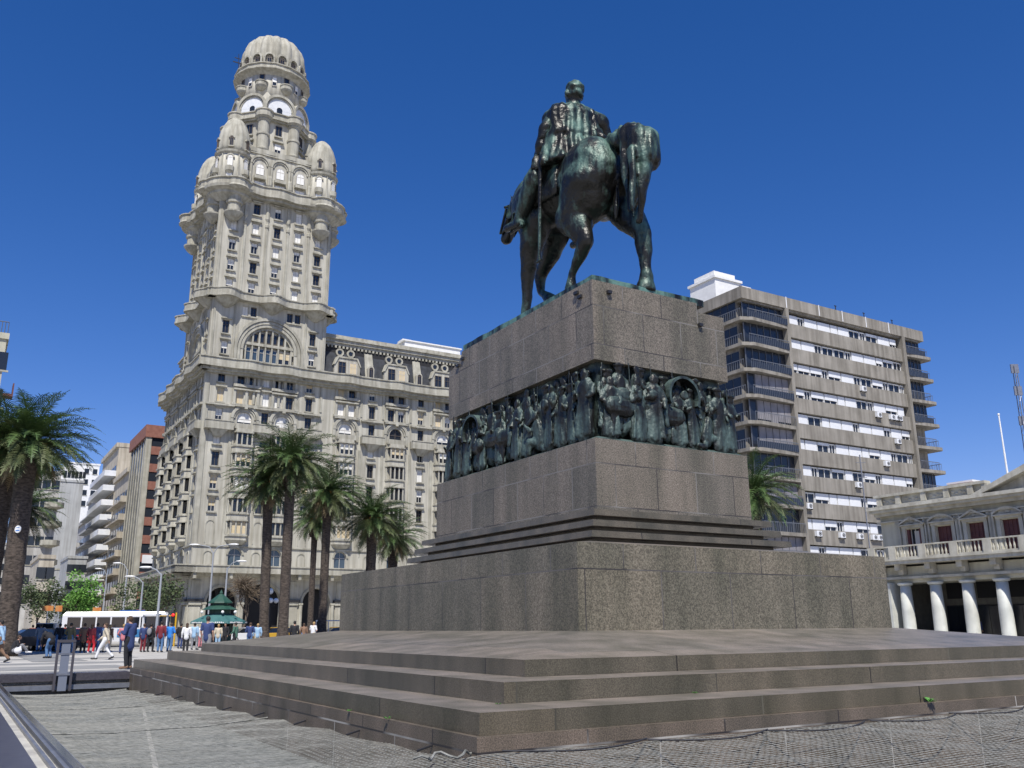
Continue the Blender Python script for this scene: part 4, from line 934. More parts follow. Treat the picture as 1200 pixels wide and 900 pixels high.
acs = [(9.5, 6), (17, 3.05), (17.9, 3.05), (18.4, 3.05), (14.5, 3), (17.6, 4.1), (.9, 7), (12.5, 7), (14.8, 7), (16.7, 7), (17.5, 7), (2, 8), (5.8, 8), (8.8, 8), (11.2, 8), (12.1, 8), (17.5, 8), (13.3, 9), (5.2, 9), (5.9, 9), (1.8, 10), (2.8, 10), (7.2, 10), (10.0, 10), (15, 5.02), (12.2, 2.05)]
ac = MB(); ac.box(-.4, .4, -.32, 0, 0, .58); acm = None
b = MB(); b.box(-.4, .4, -.34, 0, 0, .6); b.mi = 1; b.cyl(0, 0, .01, 0, .01, 4); b.arch(.1, .3, .22, .16, -.36, -.34, 0, 2*PI, 12); b.arch(.1, .3, .1, .01, -.36, -.34, 0, 2*PI, 8); b.box(-.45, -.42, -.3, 0, -.1, .02); b.box(.42, .45, -.3, 0, -.1, .02)
acm = b.mesh('air_conditioner', [m_shut, m_black])
for x, k in acs: zt = 35.9-FL*int(k); link('air_conditioner', acm, apt, (x, -.13, zt-1.15-.75))
p = MB(); p.box(-5.3, -1.2, 5.2, 9.5, TOP-.1, 41.0); p.box(-5.5, -1.0, 5.0, 9.7, 41.0, 41.3); p.box(-5.0, -1.6, 5.6, 9, 41.3, 42.1); p.box(-1.2, .4, 5.4, 9.5, TOP-.1, 40.6); p.box(-1.4, .6, 5.2, 9.7, 40.6, 40.85); p.build('penthouse', m_white, apt)
p = MB(); p.box(1, 1.5, 1, 1.4, TOP, TOP+.6); p.lathe(1.25, 1.2, [(.45, TOP+.6), (.2, TOP+.75)], 8); p.build('roof_vent', m_black, apt)
for x in (9.5, 14.7, 20.1): p = MB(); p.tube([(x, .3, TOP), (x, .3, TOP+.9)], .06, 5); p.box(x-.2, x+.2, .28, .32, TOP+.8, TOP+.9); p.build('aerial', m_black, apt)
for x in (0.1, 5.6, 9.7, 14.0, 18.3): p = MB(); p.box(x, x+.12, -.38, -.352, TOP-1.3, TOP+.05); p.build('drain_strip', m_shut, apt)

# ------------------------------------------------------------ classical government palace, far right
m_cream = mat('cream_render', (.47, .45, .35), (.56, .54, .44), rough=.85, scale=.7, detail=8, streak=.2)
m_creamd = mat('cream_mouldings', (.43, .41, .34), (.55, .53, .45), rough=.85, scale=1.2, detail=8, streak=.25, bump=.2)
m_colw = mat('white_column', (.6, .61, .56), (.5, .515, .475), rough=.6, scale=1.5, streak=.12)
m_wood = mat('dark_red_shutter', (.09, .028, .03), (.13, .045, .04), rough=.6, scale=3)
m_pink = mat('pink_granite_trim', (.4, .31, .29), rough=.7)
C4 = Vector((29.16, 72, 0))
gov = thing('government_palace', 'cream classical palace with white columns and a balustraded balcony at the right', 'palace', C4, TH)
G = dict(o=(0, 0, 0), u=(0, -1, 0), v=(-1, 0, 0)); Lg = 30
W = MB(); T = MB(); W.fr(**G); T.fr(**G)
wx = [2.85+2.52*i for i in range(11)]; cx_ = [1.95+2.52*i for i in range(11)]
W.wall(0, Lg, 5.7, 9.75, [(x-.62, x+.62, 6.25, 8.35) for x in wx], d=0, t=.3)
W.fr(); W.box(.5, 12, -Lg, 0, 9.3, 9.75)
W.fr((0, 0, 0), (1, 0, 0), (0, 1, 0)); W.wall(0, 12, 0, 9.75, [], d=0); W.fr((12, 0, 0), (0, -1, 0), (1, 0, 0)); W.wall(0, Lg, 0, 9.75, []); W.fr((0, -Lg, 0), (1, 0, 0), (0, -1, 0)); W.wall(0, 12, 0, 9.75, [])
W.fr(**G); W.box(-.05, Lg, -3, .35, 4.35, 5.55)
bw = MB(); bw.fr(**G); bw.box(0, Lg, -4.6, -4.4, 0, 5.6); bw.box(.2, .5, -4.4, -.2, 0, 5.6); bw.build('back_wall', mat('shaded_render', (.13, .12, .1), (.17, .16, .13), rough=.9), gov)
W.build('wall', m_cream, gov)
T.box(-.3, Lg, -.3, .95, 9.75, 9.95); T.box(-.4, Lg, -.3, 1.15, 9.95, 10.2); T.box(-.1, Lg, -.2, .35, 9.0, 9.1); T.box(-.1, Lg, -.2, .6, 9.5, 9.75)
T.box(-.1, 9.2, -.25, .35, 10.2, 10.35); T.box(-.15, 9.2, -.3, .42, 11.0, 11.2); T.box(-.05, 9.2, -.2, .12, 10.35, 11.0)
for x in [.3, 2.0, 4.2, 6.1, 8.0, 9.1]: T.box(x-.22, x+.22, -.25, .36, 10.35, 11.0)
for x in (1.1, 3.1, 5.2, 7.0):
    for dx in (-.5, -.2, .1, .4): T.sphere((x+dx, .13, 10.65+.08*math.sin(dx*9)), .13, 8, (1.3, .5, .8))
# pediment
T.pry([(8.9, 10.2), (27.1, 10.2), (18, 13.4)], -.5, .35)
T.pry([(8.5, 10.2), (9.3, 10.2), (18.0, 13.2), (26.7, 10.2), (27.5, 10.2), (18, 13.9)], -.3, 1.15)
for x in wx:
    for sx in (-1, 1): T.box(x+sx*.8-.14, x+sx*.8+.14, 0, .14, 6.2, 8.5); T.box(x+sx*1.2-.13, x+sx*1.2+.13, 0, .22, 6.1, 8.75); T.box(x+sx*1.2-.2, x+sx*1.2+.2, 0, .28, 8.75, 8.98)
    T.box(x-.95, x+.95, 0, .22, 8.42, 8.6); T.box(x-1.1, x+1.1, 0, .4, 8.6, 8.7)
    i = wx.index(x)
    if i % 2: T.arch(x, 7.6, 1.62, 1.5, 0, .42, R(47), R(133), 10); T.pry([(x-1.0, 8.7), (x+1.0, 8.7), (x+.6, 8.98), (x, 9.09), (x-.6, 8.98)], 0, .15)
    else: T.pry([(x-1.15, 8.7), (x+1.15, 8.7), (x, 9.25)], 0, .15); T.pry([(x-1.2, 8.7), (x-1.0, 8.7), (x, 9.14), (x+1.0, 8.7), (x+1.2, 8.7), (x, 9.32)], 0, .42)
    T.sphere((x, .16, 8.9), .16, 8, (1.4, .6, 1))
T.box(-.3, Lg, -.3, 1.6, 5.7, 5.95); T.box(-.35, Lg, -.3, 1.7, 5.95, 6.08)
T.box(-.3, Lg, 1.42, 1.66, 6.95, 7.05); T.box(-.3, Lg, 1.45, 1.62, 6.08, 6.2)
for x in cx_+[.1]:
    T.box(x-.3, x+.3, 1.4, 1.7, 6.08, 7.0); T.box(x-.22, x+.22, .5, 1.3, 5.25, 5.7); T.box(x-.2, x+.2, .4, .9, 4.95, 5.25)
T.box(-.1, Lg, -.2, .75, 4.62, 4.8)
T.build('mouldings', m_creamd, gov)
for a, b_ in zip([.1]+cx_, cx_+[Lg]):
    q = MB(); q.fr(**G); n = max(2, int((b_-a-.7)/.24))
    for j in range(n):
        x = a+.38+(b_-a-.76)*j/max(1, n-1)
        q.lathe(x, 1.54, [(.06, 6.2), (.085, 6.4), (.05, 6.6), (.045, 6.8), (.07, 6.95)], 6)
    q.build('balustrade', m_creamd, gov)
for i, x in enumerate(cx_):
    c = MB(); c.fr(**G); c.smooth = True; c.lathe(x, .55, [(.49, .1), (.5, .4), (.46, .5), (.45, 2.2), (.39, 4.2)], 28); c.smooth = False
    c.box(x-.6, x+.6, -.05, 1.15, 0, .12); c.lathe(x, .55, [(.5, 4.15), (.56, 4.25), (.56, 4.32), (.5, 4.34)], 20); c.build('column', m_colw, gov)
c = MB(); c.fr(**G); c.box(-.1, .95, -.1, 1.05, 0, 4.35); c.build('corner_pier', m_colw, gov)
for i, x in enumerate(wx):
    b = MB(); b.fr(**G)
    if i == 0:
        b.mi = 1; b.box(x-.36, x+.36, -.28, -.24, 6.25, 8.35); b.mi = 2; b.box(x-.4, x-.34, -.26, -.2, 6.25, 8.35); b.box(x+.34, x+.4, -.26, -.2, 6.25, 8.35); b.box(x-.03, x+.03, -.24, -.18, 6.25, 8.35)
        b.mi = 0; b.box(x-.62, x-.42, -.22, .0, 6.25, 8.35); b.box(x+.42, x+.62, -.22, .0, 6.25, 8.35)
        b.mi = 2; b.box(x-.1, x+.3, -.235, -.2, 6.3, 8.2)
    else:
        b.mi = 0; b.box(x-.62, x+.62, -.28, -.24, 6.25, 8.35)
        for k in range(5): b.box(x-.6+k*.3-.03, x-.6+k*.3+.03, -.24, -.18, 6.25, 8.35)
        for k in range(14): b.box(x-.58, x+.58, -.24, -.215, 6.35+k*.14, 6.41+k*.14)
    b.build('window', [m_wood, m_glass, m_frame], gov)
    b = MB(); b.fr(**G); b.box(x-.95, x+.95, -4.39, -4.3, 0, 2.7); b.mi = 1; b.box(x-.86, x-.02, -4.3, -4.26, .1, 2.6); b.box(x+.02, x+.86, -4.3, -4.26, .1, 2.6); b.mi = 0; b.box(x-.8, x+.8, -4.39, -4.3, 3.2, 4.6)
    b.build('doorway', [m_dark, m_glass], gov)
rr_ = MB(); rr_.box(.5, 12, -Lg, -.3, 10.0, 10.25); rr_.build('roof', m_creamd, gov)
m_tile = mat('red_tiles', (.24, .1, .07), (.32, .15, .1), rough=.85, scale=3)
b = MB(); b.box(3.6, 7.4, -5.2, -1.6, 10.2, 11.3); b.mi = 1; b.prz([(3.4, -5.4), (7.6, -5.4), (7.6, -1.4), (3.4, -1.4)], 11.3, 11.9, [(4.6, -4.4), (6.4, -4.4), (6.4, -2.4), (4.6, -2.4)]); b.mi = 2; b.box(5.2, 7.2, -4.8, -3.0, 11.6, 12.1); b.box(5.0, 7.4, -5, -2.8, 12.1, 12.25); b.build('roof_hut', [m_cream, m_tile, m_white], gov)
fp = MB(); q = Vector((52.5, 95, 0)); fp.lathe(0, 0, [(.16, 0), (.13, 12), (.07, 23)], 8); fp.sphere((0, 0, 23.1), .14, 8); tag(fp.build('flagpole', m_white, None, q), 'tall white flagpole rising behind the pediment of the cream palace', 'flagpole')
ms = MB()
for k in range(3):
    a = 2*PI*k/3; ms.tube([(.7*math.cos(a), .7*math.sin(a), 0), (.25*math.cos(a), .25*math.sin(a), 34)], .06, 5)
for k in range(34):
    a = 2*PI*(k % 3)/3; a2 = a+2*PI/3; r_ = .7-.45*k/34; ms.tube([(r_*math.cos(a), r_*math.sin(a), k), (r_*math.cos(a2), r_*math.sin(a2), k+1)], .03, 4)
for z in (26, 30, 33): ms.box(-.5, .5, -.1, .1, z, z+1.2)
tag(ms.build('antenna_mast', m_steel, None, Vector((66, 114, 0))), 'slim lattice aerial mast at the right edge behind the cream palace', 'mast')
ms = MB(); ms.tube([(0, 0, 0), (0, 0, 17.8)], .06, 5)
for z in (15.5, 16.2, 17): ms.tube([(-.5, 0, z), (.5, 0, z)], .03, 4)
tag(ms.build('roof_aerial', m_steel, None, C4+UR*14+UL*12), 'thin television aerial above the red tiled roof', 'aerial')

# ------------------------------------------------------------ buildings along the avenue, left of the tall palace
def P0(s, w=0): return C0+UL*s+UR*w
def block(name, label, s0, s1, w0, w1, h, wallm, parts=()):
    t = thing(name, label, 'building', P0(s0), TH)     # local x: across (w), y: along the avenue
    return t
m_brick = mat('brick_panel', (.21, .085, .06), (.27, .12, .085), rough=.85, scale=2, detail=8)
bt = block('brick_tower', '', 44, 0, 0, 0, 0, None); tag(bt, 'tower of dark window bands between red brick bands beside the tall palace', 'building')
b = MB(); b.box(.3, 12, .3, 17, 0, 35.6); b.build('inner_walls', m_dark, bt)
b = MB(); b.box(-.25, 12.2, -.25, 17.2, 34.0, 36.2); zz = 31.0
while zz > 3: b.box(0.9, 12, 0, 17, zz, zz+1.45); zz -= 3.1
b.build('brick_bands', m_brick, bt)
b = MB(); b.box(.9, 11.9, .12, .25, 4, 34.2); b.box(.15, .3, .8, 16.5, 4, 34.2)
b.build('window_bands', m_gb, bt)
b = MB(); b.box(-.05, .9, -.06, .8, 0, 34.0); 
for k in range(6): b.box(-.0, .14, 2.2+k*2.7, 2.45+k*2.7, 4, 34)
b.build('white_corner_strip', m_trim, bt)
b = MB(); b.box(1.2, 3.6, -.1, .1, 12.2, 13.6); b.box(4, 6.2, -.1, .1, 12.2, 13.6); b.build('white_blind', m_shut, bt)
def banded(label, s0, s1, h, wm, proj=1.0, fl=3.1, w1=14, z0=4.5, solid=True, end=True, name='apartment_building', railm=None, tone=m_shut, w0=0):
    t = thing(name, label, 'building', P0(s0, w0), TH); L = s1-s0
    b = MB(); b.box(.4, w1, 0, L, 0, h); b.box(-.1, w1, -.1, L, h, h+.9); b.build('wall', wm, t)
    n = int((h-z0)/fl)
    for k in range(n):
        z = z0+k*fl
        s_ = MB(); s_.box(-proj, .5, .2, L-.2, z-.16, z); s_.box(-proj, -proj+.12, .2, L-.2, z, z+(1.0 if solid else .12)); s_.box(-proj, .4, .2, .32, z, z+1.0); s_.build('balcony', tone if solid else wm, t)
        g_ = MB(); m = int(L/3.2)
        for j in range(m): yy = 1+j*3.2; g_.box(.32, .42, yy, yy+2.2, z+.1, z+2.3)
        g_.build('window_row', m_glass, t)
    for k in range(n):
        g_ = MB()
        for j in range(3): g_.box(3+j*3.6, 4.2+j*3.6, -.06, .02, z0+k*fl+.9, z0+k*fl+2.2)
        if end: g_.build('end_windows', m_glass, t)
    return t
m_pale = mat('pale_render', (.38, .37, .345), (.5, .49, .46), rough=.88, scale=.5, detail=8, streak=.3)
m_grey = mat('grey_render', (.36, .37, .37), (.44, .45, .45), rough=.9, scale=.35, detail=9, streak=.25)
m_warm = mat('warm_render', (.46, .41, .32), (.56, .51, .42), rough=.88, scale=.5, detail=8, streak=.35)
banded('narrow older house with small balconies between the brick tower and the block with white balconies', 62, 80, 30.5, m_warm, .8, 3.4, w1=13, solid=False)
banded('cream block with long white balconies stepping along the avenue', 80.5, 104, 38.5, m_warm, 1.9, 3.05, w1=14, z0=5, end=False)
banded('grey house with many shallow balconies beyond the white balcony block', 104.5, 124, 31, m_grey, 1.1, 3.2, w1=13, solid=False)
banded('low dark fronted building with ledges at the far end of the avenue', 124.5, 150, 27, m_pale, 1.2, 3.3, w1=13, solid=False)
def facing(label, px0, px1, pyt, Y, wm, depth=14, wins=None, cat='building', name='building', cols=4, rows_=8, winm=None, top=None, rz=0):
    f = 1057.27
    def at(px, py): d = fw+r2*((px-600)/f)+u2*((450-py)/f); return d*(Y/d.y)+Vector((0, 0, 1.35))
    a, c = at(px0, pyt), at(px1, pyt); h = at((px0+px1)/2, pyt).z; ta = a.x/Y; w = (c.x-ta*Y)/(UR.x-UR.y*ta)
    t = thing(name, label, cat, Vector((c.x, Y, 0))-UR*w, TH)
    b = MB(); b.box(0, w, 0, depth, 0, h); b.box(-.15, w+.15, -.15, depth, h, h+.5); b.build('wall', wm, t)
    if wins:
        for k in range(rows_):
            for j in range(cols):
                zz = h-2.6-k*3.1; x = w*(j+.5)/cols
                if zz < 4: continue
                q = MB(); q.box(x-.6, x+.6, -.05, .05, zz, zz+1.5); q.mi = 1; q.box(x-.75, x+.75, -.12, .0, zz-.15, zz); q.build('window', [winm or m_glass, m_trim], t)
    return t, w, h
tt, w, h = facing('tall blank grey party wall with a white rooftop storey at the end of the avenue', 68, 98, 566, 190, m_grey)
b = MB(); b.box(.5, w-.3, .5, 10, h+.5, h+3.2); b.mi = 1
for k in range(6): b.box(.9+k*w/6.6, 1.5+k*w/6.6, .4, .6, h+1.0, h+2.4)
b.build('rooftop_storey', [m_white, m_glass], tt)
b = MB(); b.box(0, w, -.1, 0, h*.42, h*.42+.3); b.build('ledge', m_trim, tt)
tt, w, h = facing('white block with small square windows rising behind the grey party wall', 78, 117, 546, 260, m_white, wins=True, cols=4, rows_=4)
tt, w, h = facing('white apartment house with curved balconies left of the grey party wall', 40, 72, 556, 150, m_pale, wins=True, cols=3, rows_=11)
for k in range(8): b = MB(); b.lathe(w-.5, 0, [(.4, h-6-k*3.1), (1.5, h-5.6-k*3.1), (1.5, h-4.8-k*3.1), (1.3, h-4.8-k*3.1)], 14); b.build('balcony', m_trim, tt)
facing('cream house with shuttered windows partly behind the thick palm trunks', 46, 64, 655, 120, m_warm, wins=True, cols=2, rows_=5)
facing('small grey house with a pitched roof in front of the grey party wall', 80, 102, 655, 175, m_grey, wins=True, cols=3, rows_=3)
facing('far orange and white block at the left behind the palm crown', -12, 44, 640, 210, m_pale, wins=True, cols=7, rows_=10)
tt, w, h = facing('tall cream building cut by the left edge of the picture', -60, 8, 398, 70, m_cream, wins=True, cols=6, rows_=9)
for k in range(9): b = MB(); b.box(w, w+1.0, .3, 1.5, h-4.6-k*3.1, h-4.4-k*3.1); b.box(w+.9, w+1.0, .3, 1.5, h-4.4-k*3.1, h-3.5-k*3.1); b.build('balcony', m_wood, tt)
b = MB()
for k in range(18): b.tube([(w*k/17, .1, h+.5), (w*k/17, .1, h+1.5)], .03, 4)
b.tube([(0, .1, h+1.5), (w, .1, h+1.5)], .04, 4); b.build('roof_railing', m_rail, tt)
# ------------------------------------------------------------ helpers for placing things
def AT(px, Y, z=0, py=740):
    f = 1057.27; d = fw+r2*((px-600)/f)+u2*((450-py)/f); d = d*(Y/d.y); return Vector((d.x, Y, z))
# ------------------------------------------------------------ pit edge: parapet, kerb, net, rail
m_cop = mat('dark_polished_coping', (.05, .045, .055), (.075, .07, .08), rough=.32, scale=20, detail=5)
m_conl = mat('light_concrete', (.33, .32, .3), (.46, .45, .41), rough=.85, scale=4, detail=8, bump=.3, bscale=30)
pr_ = thing('parapet', 'low wall with dark polished coping along the near edge of the netted pit', 'wall', LW(-14.6, -4), TH)
b = MB(); b.box(-.25, .2, -16, 15.5, 0, .78); b.build('wall', m_conl, pr_)
b = MB(); b.prz([(-.32, -16), (.23, -16), (.23, 15.5), (-.32, 15.5)], .78, .85, [(-.3, -16), (.2, -16), (.2, 15.5), (-.3, 15.5)]); b.build('coping', m_cop, pr_)
b = MB(); b.box(.2, .8, -16, 15.3, -.9, .38); b.build('inner_ledge', m_conl, pr_)
b = MB(); b.box(.66, .78, -16, 15.3, .382, .43); b.mi = 1; b.box(.69, .75, -16, 15.3, .432, .455); b.mi = 0; b.box(.6, .63, -16, 15.3, .382, .41); b.build('metal_channel', [m_steel, m_gb], pr_)
lr = MB(); P_ = []
for k in range(120): t = k/119; P_.append(LW(-14.6+.42+.05*math.sin(k*.5)+.03*math.sin(k*1.3), -14+t*14, .40+.012*math.sin(k*2.2)))
lr.tube(P_, .012, 5); tag(lr.build('rope', mat('pale_rope', (.5, .5, .4), (.3, .3, .26), rough=.9, scale=30)), 'thin pale rope lying loose on the ledge beside the dark coping', 'rope')
kb = thing('pit_kerb', 'dark kerb along the far edge of the netted pit', 'kerb', LW(-11.6, 11.3), TH)
b = MB(); b.box(-4, 2.0, .02, .95, -.17, .05); b.build('coping', m_cop, kb); b = MB(); b.box(-4, 2.0, .08, .3, -1.0, -.17); b.build('wall', m_gran, kb)
b = MB(); b.box(-4, 2.0, -.08, .02, -.42, -.28); b.build('metal_channel', m_steel, kb)
m_dst = mat('dark_steel', (.07, .065, .075), rough=.45)
rlg = thing('rail_panel', 'narrow grey metal barrier panel standing at the far edge of the pit', 'barrier', LW(-11.55, 11.1, -.45), TH)
b = MB(); b.box(-.26, -.19, -.04, .04, 0, 1.42); b.build('post', m_dst, rlg); b = MB(); b.box(.19, .26, -.04, .04, 0, 1.42); b.build('post', m_dst, rlg)
b = MB(); b.box(-.12, .12, -.02, .02, .0, 1.42); b.build('panel', mat('panel_blue_grey', (.17, .19, .24), rough=.5), rlg)
b = MB(); b.box(-.26, .26, -.05, .05, 1.42, 1.5); b.build('top_bar', m_dst, rlg)
for z in (.45, 1.05): b = MB(); b.box(-.19, .19, -.035, -.021, z, z+.06); b.build('cross_bar', m_steel, rlg)
# slatted cover under the net on the left
sc_ = MB(); sc_.fr(LW(-13.7, -17, 0), UR, (0, 0, 1), UL); m_slat = mat('grey_slats', (.11, .118, .11), (.19, .2, .188), rough=.7, scale=2, detail=6)
for k in range(64): sc_.box(.02, 2.75, -.74, -.62, k*.44, k*.44+.36)
sc_.mi = 1; sc_.add([(3.45, -.6, 22), (3.52, -.6, 22), (1.40, -.6, 8.2), (1.32, -.6, 8.2), (3.45, -.7, 22), (3.52, -.7, 22), (1.40, -.7, 8.2), (1.32, -.7, 8.2)], [(0, 1, 2, 3), (4, 5, 6, 7), (0, 3, 7, 4), (1, 2, 6, 5), (0, 1, 5, 4), (2, 3, 7, 6)]); sc_.mi = 0
for k in range(64): sc_.box(2.76, 4.05, -.74, -.63, k*.44, k*.44+.37)
tag(sc_.build('slatted_cover', [m_slat, m_conl]), 'grey slatted cover lying in the pit under the net', 'cover')
# the net: two crossing sets of fine cords, sagging between its fixings
m_net = mat('net_cord', (.13, .132, .118), (.26, .258, .235), rough=.8, scale=12)
def netz(w, l):
    z0 = -.04-.42*max(0, min(1, (l+11.4)/22.8))
    if l > -11.4 or w < -9.6:
        a = max(0, min(1, (w+13.75)/4.1)); z = z0-.10*math.sin(PI*a)
    else: z = -.03-.13*max(0, min(1, (-11.4-l)/4))
    return z+.05*mnoise.noise(Vector((w*.5, l*.35, 0)))+.022*mnoise.noise(Vector((w*1.7, l*1.3, 4)))
def edge(l): return -9.62-.16*abs(math.sin(l*PI/2.3))      # scalloped edge along the steps
nb = MB()
def cord(pts):
    V_ = [Vector(p) for p in pts]; pts = []; r_ = .0031
    n = len(V_); base = len(nb.v)
    for i, p in enumerate(V_):
        t = (V_[min(i+1, n-1)]-V_[max(i-1, 0)]); s = Vector((-t.y, t.x, 0)).normalized()*r_
        for q in (p-s, p+s, p+Vector((0, 0, r_*1.6))): nb.v.append(tuple(q))
    for i in range(n-1):
        for k in range(3): nb.f.append((base+i*3+k, base+i*3+(k+1) % 3, base+i*3+3+(k+1) % 3, base+i*3+3+k)); nb.m.append(0); nb.sm.append(False)
def NP(w, l):
    wv = .05*mnoise.noise(Vector((w*.9, l*.9, 7))); return LW(w+wv, l+.05*mnoise.noise(Vector((w*1.1, l*.8, 3))), netz(w, l))
l = -16.0
while l < 11.35:
    we = edge(l) if l > -11.3 else 7.5
    n = max(3, int((we+13.78)/.35)); cord([NP(-13.78+(we+13.78)*i/n, l) for i in range(n+1)]); l += .09 if l < 3 else .12
w = -13.75
while w < 7.5:
    l0, l1 = (-16, 11.35) if w < -9.8 else (-16, -11.38-.1*abs(math.sin(w*PI/2.3)))
    n = max(3, int((l1-l0)/.35)); cord([NP(w, l0+(l1-l0)*i/n) for i in range(n+1)]); w += .1
tag(nb.build('net', m_net, fix=False), 'fine pale safety net stretched over the pit round the steps', 'net')
m_rope = mat('dark_rope', (.03, .03, .035), rough=.8)
for k in range(6):
    a = -9.3+k*2.05+.2*math.sin(k*3); c = a+2.05; P_ = []
    for i in range(17): t = i/16; P_.append(LW(a+(c-a)*t, -11.44-.32*math.sin(PI*t), netz(a, -11.5)+.03-.02*math.sin(PI*t)))
    m_ = MB(); m_.tube(P_, .011, 6); tag(m_.build('rope', m_rope), ('first', 'second', 'third', 'fourth', 'fifth', 'sixth')[k]+' dark rope curve from the front corner of the steps along the net', 'rope', 'dark ropes along the front edge of the net')
for k in range(9):
    l = -10.3+k*2.3; h = MB(); h.tube([LW(-9.58, l, netz(-9.7, l)+.06), LW(-9.7, l, netz(-9.7, l)+.03), LW(-9.78, l+.05, netz(-9.7, l))], .014, 5); tag(h.build('net_hook', m_black), ('first', 'second', 'third', 'fourth', 'fifth', 'sixth', 'seventh', 'eighth', 'ninth')[k]+' black net hook from the front corner on the left side of the steps', 'hook', 'net hooks along the left side of the steps')
for k, (w_, l_) in enumerate([(-13.8, 0)]):
    P_ = [NP(-13.78+4.1*i/20, -4.4+.5*i/20)+Vector((0, 0, .012)) for i in range(21)]; m_ = MB(); m_.tube(P_, .014, 5); tag(m_.build('rope', m_net), 'white cord running across the net from the ledge to the steps, nearer one', 'rope')
    P_ = [NP(-13.78+4.1*i/20, 2.4+.3*i/20)+Vector((0, 0, .012)) for i in range(21)]; m_ = MB(); m_.tube(P_, .014, 5); tag(m_.build('rope', m_net), 'white cord running across the net from the ledge to the steps, farther one', 'rope')
tk = MB(); P_ = [LW(-10.4+.9*i/14, -11.35-.1*math.sin(i*.9)-.12*(14-i)/14, .02+.03*math.sin(i*1.4)) for i in range(15)]; tk.tube(P_, .014, 6)
tag(tk.build('net_bundle', m_net), 'gathered twist of white netting tied at the front corner of the steps', 'net')
# white sealant joints on the footing and weeds in the cracks
m_leafw = mat('weed_green', (.06, .2, .03), (.1, .28, .05), rough=.7, scale=8)
def weed(p, s, label, n=9):
    b = MB(); q = random.Random(int(s*1000)+n)
    for k in range(n):
        a = q.uniform(0, 6.28); l = s*q.uniform(.5, 1); w = l*.22; d = Vector((math.cos(a), math.sin(a), 0)); sd = Vector((-d.y, d.x, 0)); z = q.uniform(.3, .9)
        A_ = Vector((0, 0, 0)); B_ = d*l*.5+Vector((0, 0, l*z*.6)); C_ = d*l+Vector((0, 0, l*z*.5))
        b.add([A_, B_-sd*w, C_, B_+sd*w], [(0, 1, 2, 3)])
    tag(b.build('weed', m_leafw, None, p, fix=False), label, 'weed')
weed(LW(-1.62, -11.42, .18), .14, 'bright green weed growing from the joint under the lowest front step', 12)
weed(LW(-9.62, -9.0, .18), .08, 'small green tuft on the left side joint of the steps, nearest the front corner')
weed(LW(-9.62, -7.6, .18), .07, 'tiny green tuft on the left side joint of the steps, behind the nearest tuft')
weed(LW(-8.8, -10.5, .42), .05, 'low yellow green tuft at the front corner of the second step', 7)
weed(LW(-5.6, -10.52, .42), .07, 'thin green sprig on the front tread under a white joint', 7)

